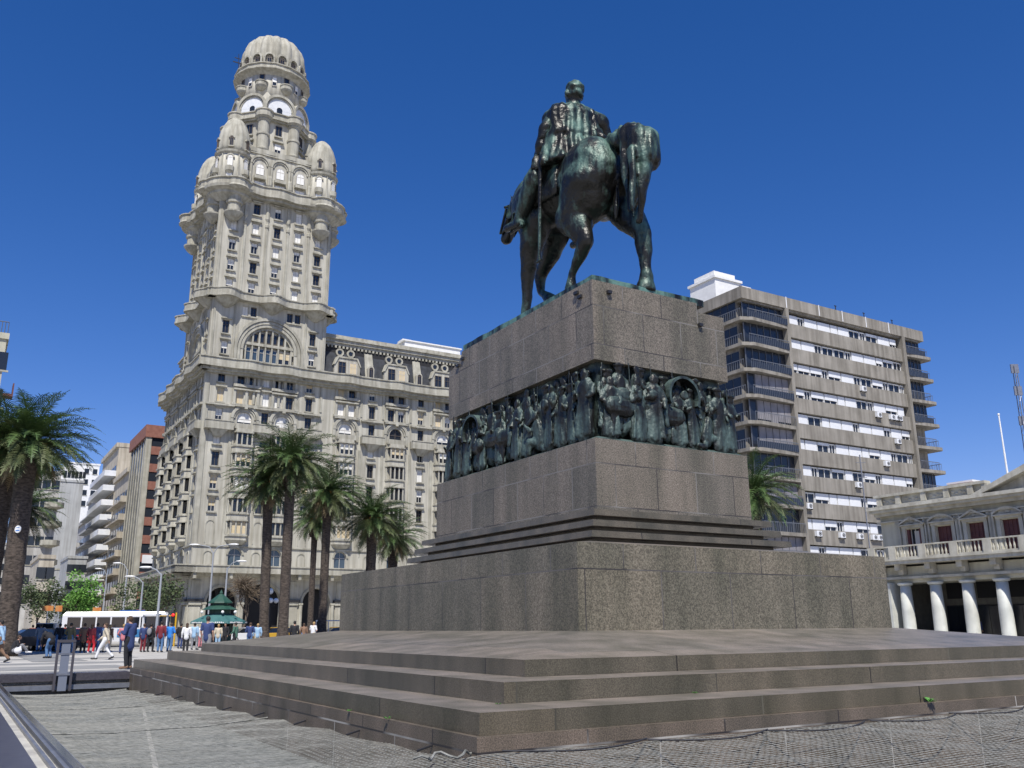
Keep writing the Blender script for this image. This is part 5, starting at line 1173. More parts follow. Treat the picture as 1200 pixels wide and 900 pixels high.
# ------------------------------------------------------------ palms
m_fr = mat('palm_leaf', (.042, .082, .022), (.088, .145, .04), rough=.55, scale=1.5, detail=5)
m_fr2 = mat('palm_leaf_olive', (.06, .085, .03), (.11, .13, .05), rough=.6, scale=1.5)
m_fr3 = mat('dry_palm_leaf', (.16, .12, .06), (.26, .2, .11), rough=.8, scale=2)
m_bark = mat('palm_bark', (.03, .023, .018), (.1, .078, .062), rough=.95, scale=5, detail=8, bump=1.0, bscale=9, stretch=(1, 1, 2.2))
m_fruit = mat('palm_fruit_stalk', (.3, .14, .03), rough=.7)
def palm(loc, h, r, fl, nf, label, seed, lean=(0, 0), skirt=16, group=None, loose=1.0):
    q = random.Random(seed); t = thing('palm_tree', label, 'palm tree', loc, 0, group)
    b = MB(); b.smooth = True; P_ = []; rr = []
    for i in range(25):
        f = i/24; P_.append((lean[0]*(1-f)**1.5*0+lean[0]*f-lean[0], lean[1]*f-lean[1], h*f)); w = r*(1.18-.22*f if f < .1 else 1.0)*(1+.04*math.sin(i*2.4))
        if f > .82: w = r*(1+.55*(f-.82)/.18)
        if f < .06: w = r*1.3
        rr.append(w)
    b.tube(P_, rr, 14); b.build('trunk', m_bark, t)
    b = MB()
    for k in range(60):   # old leaf bases
        a = q.uniform(0, 6.28); z = h*q.uniform(.86, 1.02); rad = r*1.45; c = Vector((math.cos(a)*rad*.8, math.sin(a)*rad*.8, z)); e = c+Vector((math.cos(a)*.22, math.sin(a)*.22, .3)); b.tube([c, e], [.09, .04], 5)
    b.build('leaf_bases', m_bark, t)
    b = MB(); top = Vector((0, 0, h+.1))
    def frond(az, el, L, mi, droop):
        n = 13; p = top+Vector((math.cos(az)*r*.5, math.sin(az)*r*.5, q.uniform(-.2, .35))); e = el; P2 = [p]; D = []
        for i in range(n):
            f = i/n; e2 = e-droop*(f**1.25)*(1.0 if el > -.2 else .6); e2 = max(e2, -1.45)
            d = Vector((math.cos(az)*math.cos(e2), math.sin(az)*math.cos(e2), math.sin(e2))); D.append(d); P2.append(P2[-1]+d*L/n)
        b.mi = mi; sd = Vector((-math.sin(az), math.cos(az), 0))
        for i in range(n):  # rachis as a slim strip
            w = .045*(1-i/n)+.012; b.add([P2[i]-sd*w, P2[i]+sd*w, P2[i+1]+sd*w*.85, P2[i+1]-sd*w*.85], [(0, 1, 2, 3)])
        m = int(L*9); 
        for k in range(2, m):
            f = k/m; i = min(n-1, int(f*n)); g = f*n-i; c = P2[i].lerp(P2[i+1], g); d = D[i]; upv = sd.cross(d).normalized()
            if upv.z < 0: upv = -upv
            ll = .62*L/3.4*(math.sin(PI*min(1, f*1.02+.08))**.6)*q.uniform(.8, 1.1)+.08
            for s in (-1, 1):
                o = (sd*s*.8+d*.62+upv*q.uniform(.05, .4)).normalized(); o2 = (o+Vector((0, 0, -.55*q.uniform(.5, 1.3)*loose))).normalized(); wv = d*.032
                b.add([c-wv, c+wv, c+o*ll*.5+wv*.9, c+o*ll*.5+o2*ll*.5, c+o*ll*.5-wv*.9], [(0, 1, 2, 4), (4, 2, 3)])
    for k in range(nf):
        f = (k+.5)/nf; el = math.asin(1-f*1.8)*.98; az = k*2.39996+q.uniform(-.25, .25)
        L = fl*q.uniform(.86, 1.08)*(1.0 if el > -.1 else .95-.12*abs(el)); mi = 0 if el > 0 and q.random() < .75 else (1 if q.random() < .7 else 0)
        frond(az, el+q.uniform(-.12, .12), L, mi, q.uniform(.75, 1.15)*(1.25 if el > .6 else 1))
    for k in range(skirt): frond(q.uniform(0, 6.28), q.uniform(-1.1, -.6), fl*q.uniform(.5, .8), 2, .5)
    b.build('crown', [m_fr, m_fr2, m_fr3], t, fix=False)
    b = MB()
    for k in range(7):
        a = q.uniform(0, 6.28); e = .5; P2 = [top]
        for i in range(5): P2.append(P2[-1]+Vector((math.cos(a)*math.cos(e)*.22, math.sin(a)*math.cos(e)*.22, math.sin(e)*.22))); e -= .35
        b.tube(P2, [.04, .035, .03, .05, .08, .05], 5)
    b.build('fruit_stalks', m_fruit, t); return t
def pp(px, Y): v_ = AT(px, Y); return (v_.x, v_.y, 0)
palm(pp(304, 70), 12.3, .36, 3.8, 110, 'tall palm with a dark trunk, leftmost of the group before the tall palace', 1, (-.35, 0), 10)
palm(pp(330, 69), 13.7, .37, 4.0, 112, 'tallest palm, just right of the globe lamp before the tall palace', 2, (-.1, 0), 8)
palm(pp(363, 95), 12.2, .3, 3.6, 90, 'slender distant palm between the tallest palm and the straw skirted palm', 3, (0, 0), 14)
palm(pp(377, 79), 12.7, .36, 4.1, 112, 'tall palm with straw coloured lower fronds, right of the tallest palm', 4, (0, 0), 26)
palm(pp(432, 84), 11.0, .45, 4.1, 120, 'shorter palm with a bushy crown next to the left edge of the pedestal', 5, (0, 0), 22)
palm(pp(458, 96), 10.4, .5, 3.9, 100, 'small palm half hidden behind the shorter bushy palm beside the pedestal', 6, (0, 0), 16)
palm((-27.3, 50, 0), 11.5, .52, 4.0, 120, 'huge near palm with a very thick trunk and a round white sign at the left', 7, (-.2, 0), 26)
palm((-28.8, 50.8, 0), 11.6, .5, 3.9, 100, 'thick palm standing against the huge near palm at the left edge', 8, (.1, 0), 22)
palm(pp(6, 80), 11.6, .4, 4.2, 80, 'farther palm whose lower fronds show behind the thick trunks at the left', 9, (0, 0), 12, loose=1.3)
palm((15.7, 59, 0), 9.6, .45, 3.5, 84, 'palm with arching yellow green fronds behind the right side of the pedestal', 10, (0, 0), 10, loose=1.3)
sg = MB(); sg.lathe(0, 0, [(.2, -.02), (.2, .02)], 20); sg.mi = 1; sg.box(-.13, .13, -.11, -.04, .021, .025); sg.box(-.1, .1, .06, .1, .021, .025)
so_ = sg.build('round_sign', [m_white, mat('sign_blue', (.08, .2, .5), rough=.5)], None, (-26.95, 49.44, 6.65)); so_.rotation_euler = (PI/2, 0, R(-15)); tag(so_, 'small round white and blue sign fixed on the thick palm trunk', 'sign')

# ------------------------------------------------------------ leafy and bare trees
def tree(name, loc, h, cr, leafm, label, seed, n=2600, cat='tree', ls=.16, low=.3, group=None):
    q = random.Random(seed); t = thing(name, label, cat, loc, 0, group); b = MB(); b.smooth = True; tips = []
    def br(p, d, L, r, k):
        P_ = [p]; 
        for i in range(4): d = (d+Vector((q.uniform(-.25, .25), q.uniform(-.25, .25), q.uniform(-.05, .2)))).normalized(); P_.append(P_[-1]+d*L/4)
        b.tube(P_, [r, r*.9, r*.8, r*.7, r*.55], 6)
        if k == 0: tips.append(P_[-1]); tips.append(P_[-2]); return
        for j in range(3): br(P_[-1-(j % 2)], (d+Vector((q.uniform(-.9, .9), q.uniform(-.9, .9), q.uniform(-.1, .6)))).normalized(), L*.62, r*.55, k-1)
    br(Vector((0, 0, 0)), Vector((0, 0, 1)), h*low*1.3, h*.022, 3); b.build('trunk', mat('tree_bark', (.07, .055, .04), (.14, .11, .085), rough=.95, scale=6), t)
    if leafm:
        c = MB(); cl = [(Vector((q.uniform(-1, 1)*cr*.6, q.uniform(-1, 1)*cr*.6, h*low+(h*(1-low))*q.uniform(.15, .88))), cr*q.uniform(.25, .5)) for _ in range(16)]+[(p, cr*.3) for p in tips[::3]]
        for k in range(n):
            o, r_ = cl[k % len(cl)]; v_ = Vector((q.gauss(0, 1), q.gauss(0, 1), q.gauss(0, 1))).normalized()*r_*q.uniform(.5, 1.05)+o
            a = Vector((q.uniform(-1, 1), q.uniform(-1, 1), q.uniform(-.4, .4))).normalized()*ls; d = a.cross(Vector((q.uniform(-1, 1), q.uniform(-1, 1), q.uniform(-1, 1)))).normalized()*ls*.6
            c.add([v_-a, v_+d, v_+a, v_-d], [(0, 1, 2, 3)])
        c.build('crown', leafm, t, fix=False)
    else:
        c = MB()
        for k in range(420):
            p = q.choice(tips); d = Vector((q.uniform(-1, 1), q.uniform(-1, 1), q.uniform(-.5, .9))).normalized(); c.tube([p, p+d*cr*.35, p+d*cr*.6+Vector((0, 0, -.15))], [.03, .02, .008], 3)
        c.build('twigs', mat('twig', (.1, .075, .05), (.17, .13, .09), rough=.9, scale=3), t, fix=False)
m_lg = mat('spring_leaf', (.09, .22, .03), (.16, .33, .06), rough=.7, scale=1.2); m_dg = mat('dull_leaf', (.05, .075, .03), (.09, .12, .05), rough=.8, scale=1.2); m_ol = mat('olive_leaf', (.09, .12, .04), (.14, .17, .07), rough=.8, scale=1.2)
tree('street_tree', pp(94, 108), 8.0, 2.6, m_lg, 'bright green young tree on the avenue in front of the balconied blocks', 31, 3000, low=.25)
tree('street_tree', pp(46, 112), 7.6, 3.0, m_dg, 'darker green tree just right of the thick palm trunks', 32, 2600)
tree('street_tree', pp(76, 135), 6.2, 2.6, m_ol, 'low olive tree behind the bright green tree on the avenue', 33, 2000)
tree('street_tree', pp(160, 100), 6.4, 3.2, m_dg, 'dull dark tree in front of the foot of the brick tower', 34, 2000)
tree('street_tree', pp(138, 118), 4.6, 1.7, m_ol, 'thin leaved tree left of the foot of the brick tower', 35, 1200)
tree('street_tree', pp(186, 92), 6.8, 3.0, m_dg, 'sparse dark tree at the corner of the tall palace arcade', 36, 1100)
tree('bare_tree', pp(283, 100), 7.4, 2.7, None, 'bare twiggy brown tree between the kiosk and the first palms', 37)

# ------------------------------------------------------------ street furniture
m_lamp = mat('lamp_grey', (.32, .34, .37), rough=.5); m_globe = mat('globe_white', (.8, .8, .78), rough=.3)
def lamp(px, Y, h, label, arm=-1, dbl=False):
    t = thing('street_lamp', label, 'street lamp', pp(px, Y))
    b = MB(); b.lathe(0, 0, [(.14, 0), (.12, 1), (.07, h*.92)], 8); b.build('pole', m_lamp, t)
    for s in ((-1, 1) if dbl else (arm,)):
        b = MB(); b.tube([(0, 0, h*.9), (s*.4, 0, h-.2), (s*(1.5 if dbl else .9), 0, h)], .045, 5); b.build('arm', m_lamp, t)
        x = s*(1.55 if dbl else .95); b = MB(); ell(b, (x+s*.3, 0, h), (.5, .16, .09)); b.build('lamp_head', m_globe, t)
lamp(243, 86, 9.0, 'double armed street lamp left of the kiosk roof', 1, True)
lamp(261, 84, 7.3, 'single street lamp with a white head rising behind the kiosk', 1)
lamp(183, 70, 5.9, 'street lamp with its arm to the left, just right of the bus')
lamp(162, 84, 6.0, 'street lamp above the middle of the bus')
lamp(142, 104, 8.6, 'street lamp above the left part of the bus')
lamp(118, 126, 9.4, 'farthest street lamp, before the balconied blocks')
gt = thing('globe_lamp', 'ornate lamp post with white globes in front of the dark arcade', 'street lamp', pp(314, 75))
b = MB(); b.lathe(0, 0, [(.2, 0), (.22, .3), (.1, .5), (.08, 1.2), (.06, 3.5), (.1, 3.6), (.05, 3.9)], 12); b.build('post', m_black, gt)
b = MB()
for k in range(4): a = k*PI/2+.4; b.tube([(0, 0, 3.1), (.3*math.cos(a), .3*math.sin(a), 3.0), (.48*math.cos(a), .48*math.sin(a), 3.25)], .03, 5)
b.build('arms', m_black, gt)
for k in range(4): a = k*PI/2+.4; b = MB(); b.smooth = True; b.sphere((.5*math.cos(a), .5*math.sin(a), 3.5), .21, 14); b.build('globe', m_globe, gt)
b = MB(); b.smooth = True; b.sphere((0, 0, 4.25), .25, 14); b.build('globe', m_globe, gt)
m_kg = mat('kiosk_green', (.018, .065, .045), (.03, .085, .06), rough=.5, scale=3); m_kt = mat('awning_teal', (.035, .12, .12), (.055, .16, .155), rough=.7, scale=2)
kt = thing('kiosk', 'green kiosk with a three tiered roof and teal awning before the palace', 'kiosk', pp(256, 74), .2)
def octp(r): return [(r*math.cos(PI/8+k*PI/4), r*math.sin(PI/8+k*PI/4)) for k in range(8)]
b = MB(); b.prz(octp(1.05), 0, 1.0); b.prz(octp(1.15), 1.0, 1.08)
for x, y in octp(.98): b.box(x-.06, x+.06, y-.06, y+.06, 1.08, 2.1)
b.build('counter', m_kg, kt); b = MB(); b.prz(octp(.85), 1.08, 2.1); b.build('inside', m_dark, kt)
b = MB(); b.prz(octp(2.25), 1.72, 1.9, octp(2.2)); b.prz(octp(2.2), 1.9, 2.45, octp(1.0)); b.build('awning', m_kt, kt)
b = MB(); b.prz(octp(.85), 2.4, 2.85); b.prz(octp(1.45), 2.8, 3.15, octp(.75)); b.prz(octp(.6), 3.1, 3.35); b.prz(octp(.98), 3.3, 3.4, octp(.95)); b.prz(octp(.95), 3.4, 4.0, octp(.18)); b.lathe(0, 0, [(.1, 3.95), (.14, 4.1), (.02, 4.35)], 8); b.build('roof', m_kg, kt)
b = MB(); rq = random.Random(9)
for k in range(4, 8):
    a0, a1 = PI/8+k*PI/4, PI/8+(k+1)*PI/4; p, q2 = Vector((math.cos(a0)*2.26, math.sin(a0)*2.26, 0)), Vector((math.cos(a1)*2.26, math.sin(a1)*2.26, 0))
    for j in range(9):
        c = p.lerp(q2, .16+j*.08); n_ = ((p+q2)/2).normalized(); u_ = (q2-p).normalized(); b.fr(c, u_, n_); b.box(-.045, .045, -.02, .02, 1.76, 1.76+rq.choice((.07, .1, .1)))
b.build('white_lettering', m_white, kt)
for x in (-1.2, .35, 1.3): b = MB(); b.sphere((x, -1.35, 2.6), .12, 10); b.build('round_bulb', m_globe, kt)
tl = thing('traffic_light', 'yellow and black traffic light showing red, right of the bus', 'traffic light', pp(205, 74))
m_yel = mat('signal_yellow', (.7, .42, .03), rough=.5); m_red = mat('signal_red', (.7, .02, .02), rough=.4); MATS['signal_red'].node_tree.nodes['Principled BSDF'].inputs['Emission Color'].default_value = (1, .03, .02, 1); MATS['signal_red'].node_tree.nodes['Principled BSDF'].inputs['Emission Strength'].default_value = 1.2
b = MB(); b.cyl(0, 0, .07, 0, 2.6, 8); b.tube([(0, 0, 2.35), (-1.3, 0, 2.35)], .04, 5); b.build('post', m_yel, tl)
b = MB(); b.box(-.35, -.05, -.15, .1, 1.6, 2.6); b.mi = 1; b.sphere((-.2, -.17, 2.42), .12, 10, (1, .5, 1)); b.build('signal_head', [m_black, m_red], tl)
def sign(px, Y, z, w, h, col, label, name='shop_sign'):
    t = thing(name, label, 'sign', pp(px, Y)); b = MB(); b.cyl(0, 0, .05, 0, z, 6); b.build('post', m_lamp, t); b = MB(); b.box(-w/2, w/2, -.06, .06, z-h/2, z+h/2); b.build('board', col, t)
m_or = mat('orange_board', (.5, .16, .04), (.5, .3, .1), rough=.6, scale=2); m_bl = mat('blue_board', (.06, .14, .4), rough=.6)
sign(53, 92, 3.4, 1.1, .5, m_or, 'orange sign board just right of the thick palm trunks'); sign(66, 98, 3.5, .7, .6, m_or, 'small orange sign board between the palm trunks and the bright green tree'); sign(111, 90, 3.1, .8, .6, m_or, 'orange sign board at the right foot of the bright green tree')
sign(153, 96, 3.0, 2.6, .5, m_bl, 'long dark blue sign board above the bus')
bs = thing('bus_shelter', 'glass bus shelter with a pale frame at the right end of the bus', 'bus shelter', pp(181, 71), TH*.5)
b = MB(); b.box(-.9, .9, -.6, .6, 2.35, 2.48)
for x in (-.85, .85): b.box(x-.04, x+.04, -.5, -.42, 0, 2.35); b.box(x-.04, x+.04, .42, .5, 0, 2.35)
b.build('frame', m_shut, bs); b = MB(); b.box(-.8, .8, .44, .47, .4, 2.3); b.build('pane', m_glassb, bs)
rp = thing('railing', 'thin white railing before the arcade, right of the distant slender palm', 'railing', pp(392, 88), 0)
b = MB(); b.box(-1.8, 1.8, -.03, .03, 1.95, 2.05)
for k in range(4): b.box(-1.8+k*1.17, -1.74+k*1.17, -.03, .03, 0, 1.95)
b.box(1.0, 1.6, -.05, .05, 1.5, 2.2); b.build('bars', m_shut, rp)

# ------------------------------------------------------------ vehicles
m_tyre = mat('tyre', (.015, .015, .016), rough=.85); m_rim = mat('wheel_rim', (.35, .36, .37), rough=.35, metal=.7); m_cgl = mat('car_glass', (.012, .015, .02), rough=.06, spec=.8); m_tail = mat('tail_light', (.4, .02, .02), rough=.3); m_head = mat('head_light', (.7, .7, .68), rough=.2)
def car(loc, rz, colm, label, kind='car'):
    L, Wd, Hh = (4.1, .84, 1.42) if kind == 'car' else (4.7, .92, 2.0)
    t = thing('parked_car' if kind == 'car' else 'delivery_van', label, 'car' if kind == 'car' else 'van', loc, rz)
    lo = [(-2.05, .35), (-2.1, .6), (-2.02, .86), (-1.2, .93), (1.35, .95), (1.98, .88), (2.06, .6), (2.02, .33)] if kind == 'car' else [(-2.35, .35), (-2.4, .7), (-2.3, 1.0), (-1.7, 1.15), (2.3, 1.2), (2.35, .8), (2.35, .35)]
    hi = [(-1.2, .92), (-.55, 1.38), (.15, 1.43), (.95, 1.38), (1.6, .93)] if kind == 'car' else [(-1.7, 1.1), (-1.05, 1.9), (2.2, 1.98), (2.3, 1.15)]
    b = MB(); n = len(lo)
    secs = [(-Wd, .93), (-Wd*.96, 1.0), (Wd*.96, 1.0), (Wd, .93)]
    pts = [];  cz = .62
    for y, s in secs:
        for x, z in lo: pts.append((x*(.985 if s < 1 else 1), y, cz+(z-cz)*s))
    fs = [(j*n+i, j*n+(i+1) % n, (j+1)*n+(i+1) % n, (j+1)*n+i) for j in range(3) for i in range(n)]+[tuple(range(n)), tuple(range(3*n, 4*n))]
    b.add(pts, fs); hr_ = [(x*.93, z-.0) for x, z in hi[1:-1]]; xa = [p for p in hi]
    b.box(xa[1][0]*.9, xa[-2][0]*.92, -Wd*.74, Wd*.74, hi[1][1]-.03, hi[1][1]+.05)
    if kind != 'car': b.box(-.2, 2.25, -Wd*.93, Wd*.93, 1.15, 1.9)
    b.build('body', colm, t)
    g = MB(); m = len(hi); p = [(x, -Wd*.9 if z < 1.2 else -Wd*.74, z-.02) for x, z in hi]+[(x, Wd*.9 if z < 1.2 else Wd*.74, z-.02) for x, z in hi]
    g.add(p, [(i, (i+1) % m, m+(i+1) % m, m+i) for i in range(m)]+[tuple(range(m)), tuple(range(m, 2*m))]); g.build('windows', m_cgl, t)
    for x in (-1.3, 1.25):
        for s in (-1, 1):
            w = MB(); w.fr((x, s*(Wd-.1), .32), (1, 0, 0), (0, 1, 0)); w.arch(0, 0, .32, .2, -.1, .12, 0, 2*PI, 18); w.mi = 1; w.arch(0, 0, .2, .03, -.08, .1, 0, 2*PI, 10); w.build('wheel', [m_tyre, m_rim], t)
    for s in (-1, 1):
        q = MB(); x = lo[0][0]; q.box(x-.02, x+.15, s*Wd*.75-.15, s*Wd*.75+.15, .68, .82); q.build('headlight', m_head, t)
        q = MB(); x = lo[-2][0]; q.box(x-.15, x+.02, s*Wd*.78-.12, s*Wd*.78+.12, .68, .88); q.build('tail_light', m_tail, t)
def paint(n, c): return mat('paint_'+n, c, rough=.28, spec=.7)
pk, pn, pr2, pw, psil, py_, pblu = paint('black', (.015, .015, .018)), paint('navy', (.02, .03, .07)), paint('red', (.4, .02, .02)), paint('white', (.72, .72, .72)), paint('silver', (.35, .36, .37)), paint('yellow', (.6, .35, .03)), paint('teal', (.05, .2, .4))
car(pp(44, 70), TH+.1, pn, 'dark navy car parked just right of the thick palm trunks')
car(pp(64, 62), TH-1.2, pk, 'black car seen from behind on the near side of the street')
car(pp(82, 72), TH, pr2, 'red car partly hidden by the standing people at the left')
car(pp(54, 86), 1.9, pw, 'white van in the avenue behind the navy car', 'van')
car(pp(81, 90), 1.9, pw, 'small white van under the bright green tree', 'van')
car(pp(94, 78), TH, pk, 'black car between the red car and the bus')
car(pp(214, 78), TH, psil, 'silver car behind the maroon jacket person')
car(pp(325, 86), TH, py_, 'yellow car below the globe lamp before the arcade')
car(pp(290, 88), TH, pw, 'white car right of the green kiosk')
car(pp(66, 110), 2.1, psil, 'silver car farther down the avenue')
car(pp(38, 62), TH+.2, pk, 'black car behind the seated person, partly hidden by the thick palm trunks')
car(pp(72, 82), TH, psil, 'silver car behind the navy car on the far lane')
person_spots = 0
car(pp(395, 92), TH, py_, 'yellow car at the right end of the arcade by the pedestal')
bu = thing('bus', 'white minibus with dark windows and a blue side panel crossing behind the people', 'bus', pp(136, 76), .22)
b = MB(); b.prz([(-3.9, -1.1), (3.9, -1.1), (3.9, 1.1), (-3.9, 1.1)], .4, 2.45); b.prz([(-3.9, -1.1), (3.9, -1.1), (3.9, 1.1), (-3.9, 1.1)], 2.45, 2.72, [(-3.7, -.95), (3.7, -.95), (3.7, .95), (-3.7, .95)]); b.build('body', pw, bu)
for k in range(6): b = MB(); b.box(-3.5+k*1.1, -2.52+k*1.1, -1.13, -1.09, 1.5, 2.3); b.build('window', m_cgl, bu)
b = MB(); b.box(3.1, 3.75, -1.13, -1.09, .6, 2.35); b.build('door', m_cgl, bu); b = MB(); b.box(3.88, 3.93, -1.0, 1.0, 1.35, 2.4); b.build('windscreen', m_glassb, bu); b = MB(); b.box(-3.93, -3.88, -1, 1, 1.4, 2.4); b.build('windscreen', m_cgl, bu)
b = MB(); b.box(.3, 2.6, -1.135, -1.1, .75, 1.35); b.build('side_panel', pblu, bu)
for x in (-2.5, 2.4):
    for s in (-1, 1): w = MB(); w.fr((x, s*1.0, .45)); w.arch(0, 0, .45, .25, -.14, .14, 0, 2*PI, 18); w.mi = 1; w.arch(0, 0, .25, .03, -.1, .1, 0, 2*PI, 10); w.build('wheel', [m_tyre, m_rim], bu)

# ------------------------------------------------------------ people
m_skin = mat('skin', (.42, .25, .17), rough=.6); m_skin2 = mat('skin_tan', (.3, .17, .11), rough=.6)
PM = {}
def cloth(n, c): return mat('cloth_'+n, c, rough=.9)
def skel(pose):
    """joints of a 1.72 m figure facing +y"""
    J = dict(head=(0, .02, 1.6), neck=(0, 0, 1.44), pelvis=(0, 0, .95), chest=(0, 0, 1.28))
    for s, n in ((-1, 'L'), (1, 'R')):
        J['sh'+n] = (s*.19, 0, 1.4); J['el'+n] = (s*.25, -.03, 1.13); J['ha'+n] = (s*.24, .06, .88); J['hip'+n] = (s*.09, 0, .92); J['kn'+n] = (s*.1, .02, .5); J['an'+n] = (s*.1, -.03, .09); J['to'+n] = (s*.12, .16, .04)
    if pose == 'bent_arms':
        for s, n in ((-1, 'L'), (1, 'R')): J['el'+n] = (s*.27, .02, 1.14); J['ha'+n] = (s*.1, .26, 1.2)
        J['head'] = (0, .07, 1.58)
    if pose == 'contrapposto': J['knR'] = (.17, .1, .5); J['anR'] = (.2, 0, .09); J['toR'] = (.27, .17, .04); J['haL'] = (-.2, .2, 1.0); J['elL'] = (-.3, .0, 1.15)
    if pose == 'walk':
        J.update(knL=(-.09, .22, .53), anL=(-.09, .34, .1), toL=(-.1, .52, .07), knR=(.09, -.06, .5), anR=(.1, -.36, .16), toR=(.1, -.24, .04), elL=(-.25, -.14, 1.15), haL=(-.24, -.2, .9), elR=(.25, .1, 1.14), haR=(.22, .3, .98), head=(0, .06, 1.59))
    if pose == 'sit':
        J = {k: (v[0], v[1], v[2]-.78) for k, v in J.items()}
        for s, n in ((-1, 'L'), (1, 'R')): J['hip'+n] = (s*.1, 0, .14); J['kn'+n] = (s*.2, .36, .42); J['an'+n] = (s*.1, .62, .09); J['to'+n] = (s*.12, .8, .05); J['el'+n] = (s*.24, .16, .4); J['ha'+n] = (s*.08, .36, .45)
        J['pelvis'] = (0, 0, .15); J['chest'] = (0, .08, .48); J['neck'] = (0, .14, .64); J['head'] = (0, .2, .79); J['shL'] = (-.18, .12, .6); J['shR'] = (.18, .12, .6)
    if pose == 'bend':
        J.update(pelvis=(0, -.12, .84), chest=(0, .16, 1.06), neck=(0, .32, 1.13), head=(0, .46, 1.16), shL=(-.18, .26, 1.13), shR=(.18, .26, 1.13), elL=(-.22, .34, .86), elR=(.22, .34, .86), haL=(-.12, .48, .66), haR=(.12, .48, .66), hipL=(-.09, -.1, .82), hipR=(.09, -.1, .82), knL=(-.1, .05, .46), knR=(.1, .12, .47))
    return {k: Vector(v) for k, v in J.items()}
def figure(pose, top='jacket', hairk='short'):
    key = (pose, top, hairk)
    if key in PM: return PM[key]
    J = skel(pose); fwd = (J['head']-J['neck']); out = {}
    b = MB(); hd = J['head']; ell(b, hd, (.078, .095, .115), n=12); ell(b, hd+Vector((0, .095, -.01)), (.014, .022, .025), n=6); ell(b, hd+Vector((0, .07, -.065)), (.04, .03, .03), n=8)
    for s in (-1, 1): ell(b, hd+Vector((s*.08, 0, -.005)), (.014, .02, .03), n=6)
    chain(b, [J['neck']-Vector((0, 0, .05)), hd-Vector((0, .01, .06))], [.062, .055], 10)
    chain(b, [J['pelvis'], J['chest'], J['neck']-Vector((0, 0, .1))], [.125, .14, .11], 12)
    for s, n in ((-1, 'L'), (1, 'R')):
        chain(b, [J['chest']+Vector((0, 0, .08)), J['sh'+n]], [.1, .062], 10); chain(b, [J['sh'+n], J['el'+n], J['ha'+n]], [.055, .042, .03], 8)
        ha = J['ha'+n]; d = (ha-J['el'+n]).normalized(); sd = d.cross(Vector((0, 1, 0))); sd = sd.normalized() if sd.length > .1 else Vector((1, 0, 0)); ell(b, ha+d*.045, (.028, .035, .045), n=8)
        for k in range(4): o = ha+d*.08+Vector((0, 1, 0)).cross(sd).normalized()*0+Vector((0, (k-1.5)*.018, 0)); chain(b, [o, o+d*(.05, .065, .06, .045)[k], o+d*(.06, .08, .07, .055)[k]+Vector((-s*.015, .005, 0))], [.0095, .009, .007], 5)
        chain(b, [ha+d*.02+Vector((0, .025, 0)), ha+d*.06+Vector((-s*.01, .055, 0))], [.012, .01], 5)
        chain(b, [J['hip'+n], J['kn'+n], J['an'+n]], [.082, .055, .038], 10); chain(b, [J['an'+n]+Vector((0, -.02, -.03)), J['to'+n]], [.042, .032], 8)
    out['body'] = organic(b, 'body', .0125, m_skin, 2, dec=.35)
    b = MB(); lowp = J['pelvis']+(Vector((0, 0, -.06)) if top != 'coat' else Vector((0, 0, -.22)))
    chain(b, [lowp, J['pelvis']+Vector((0, 0, .1)), J['chest'], J['neck']-Vector((0, 0, .07))], [.17 if top != 'tee' else .15, .155, .165, .085], 14)
    for s, n in ((-1, 'L'), (1, 'R')):
        chain(b, [J['chest']+Vector((0, 0, .05)), J['sh'+n]], [.13, .085], 10)
        if top == 'tee': chain(b, [J['sh'+n], J['sh'+n].lerp(J['el'+n], .7)], [.078, .068], 8)
        else: chain(b, [J['sh'+n], J['el'+n], J['el'+n].lerp(J['ha'+n], .88)], [.08, .064, .052], 8)
        if top == 'hood': ell(b, J['neck']+Vector((0, -.09, -.02)), (.11, .07, .08), n=10)
    out[{'tee': 't_shirt', 'coat': 'coat'}.get(top, 'jacket')] = organic(b, 'jacket', .016, m_black, 2, disp=lambda co, n: .008*mnoise.noise(co*14), dec=.4)
    b = MB()
    for s, n in ((-1, 'L'), (1, 'R')): chain(b, [J['pelvis']+Vector((s*.05, 0, .03)), J['hip'+n], J['kn'+n], J['an'+n]+Vector((0, 0, .02))], [.135, .11, .076, .062], 10)
    out['trousers'] = organic(b, 'trousers', .016, m_black, 2, disp=lambda co, n: .006*mnoise.noise(co*12), dec=.4)
    b = MB(); ell(b, hd+Vector((0, -.018, .025)), (.09, .1, .11), n=12)
    if hairk == 'long': ell(b, hd+Vector((0, -.07, -.1)), (.085, .05, .15), n=10)
    out['hair'] = organic(b, 'hair', .014, m_black, 1, disp=lambda co, n: .008*mnoise.noise(co*20), dec=.4)
    for n in 'LR':
        b = MB(); chain(b, [J['an'+n]+Vector((0, -.03, -.025)), J['to'+n]+Vector((0, .02, .0))], [.053, .042], 8); out['shoe'+n] = organic(b, 'shoe', .014, m_black, 1, dec=.5)
    PM[key] = out; return out
def recol(me, m, cache={}):
    k = (me.name, m.name)
    if k not in cache: c = me.copy(); c.materials.clear(); c.materials.append(m); cache[k] = c
    return cache[k]
m_hb, m_hd, m_hf = mat('hair_brown', (.06, .035, .02), rough=.8), mat('hair_dark', (.015, .012, .01), rough=.7), mat('hair_blond', (.35, .23, .1), rough=.8)
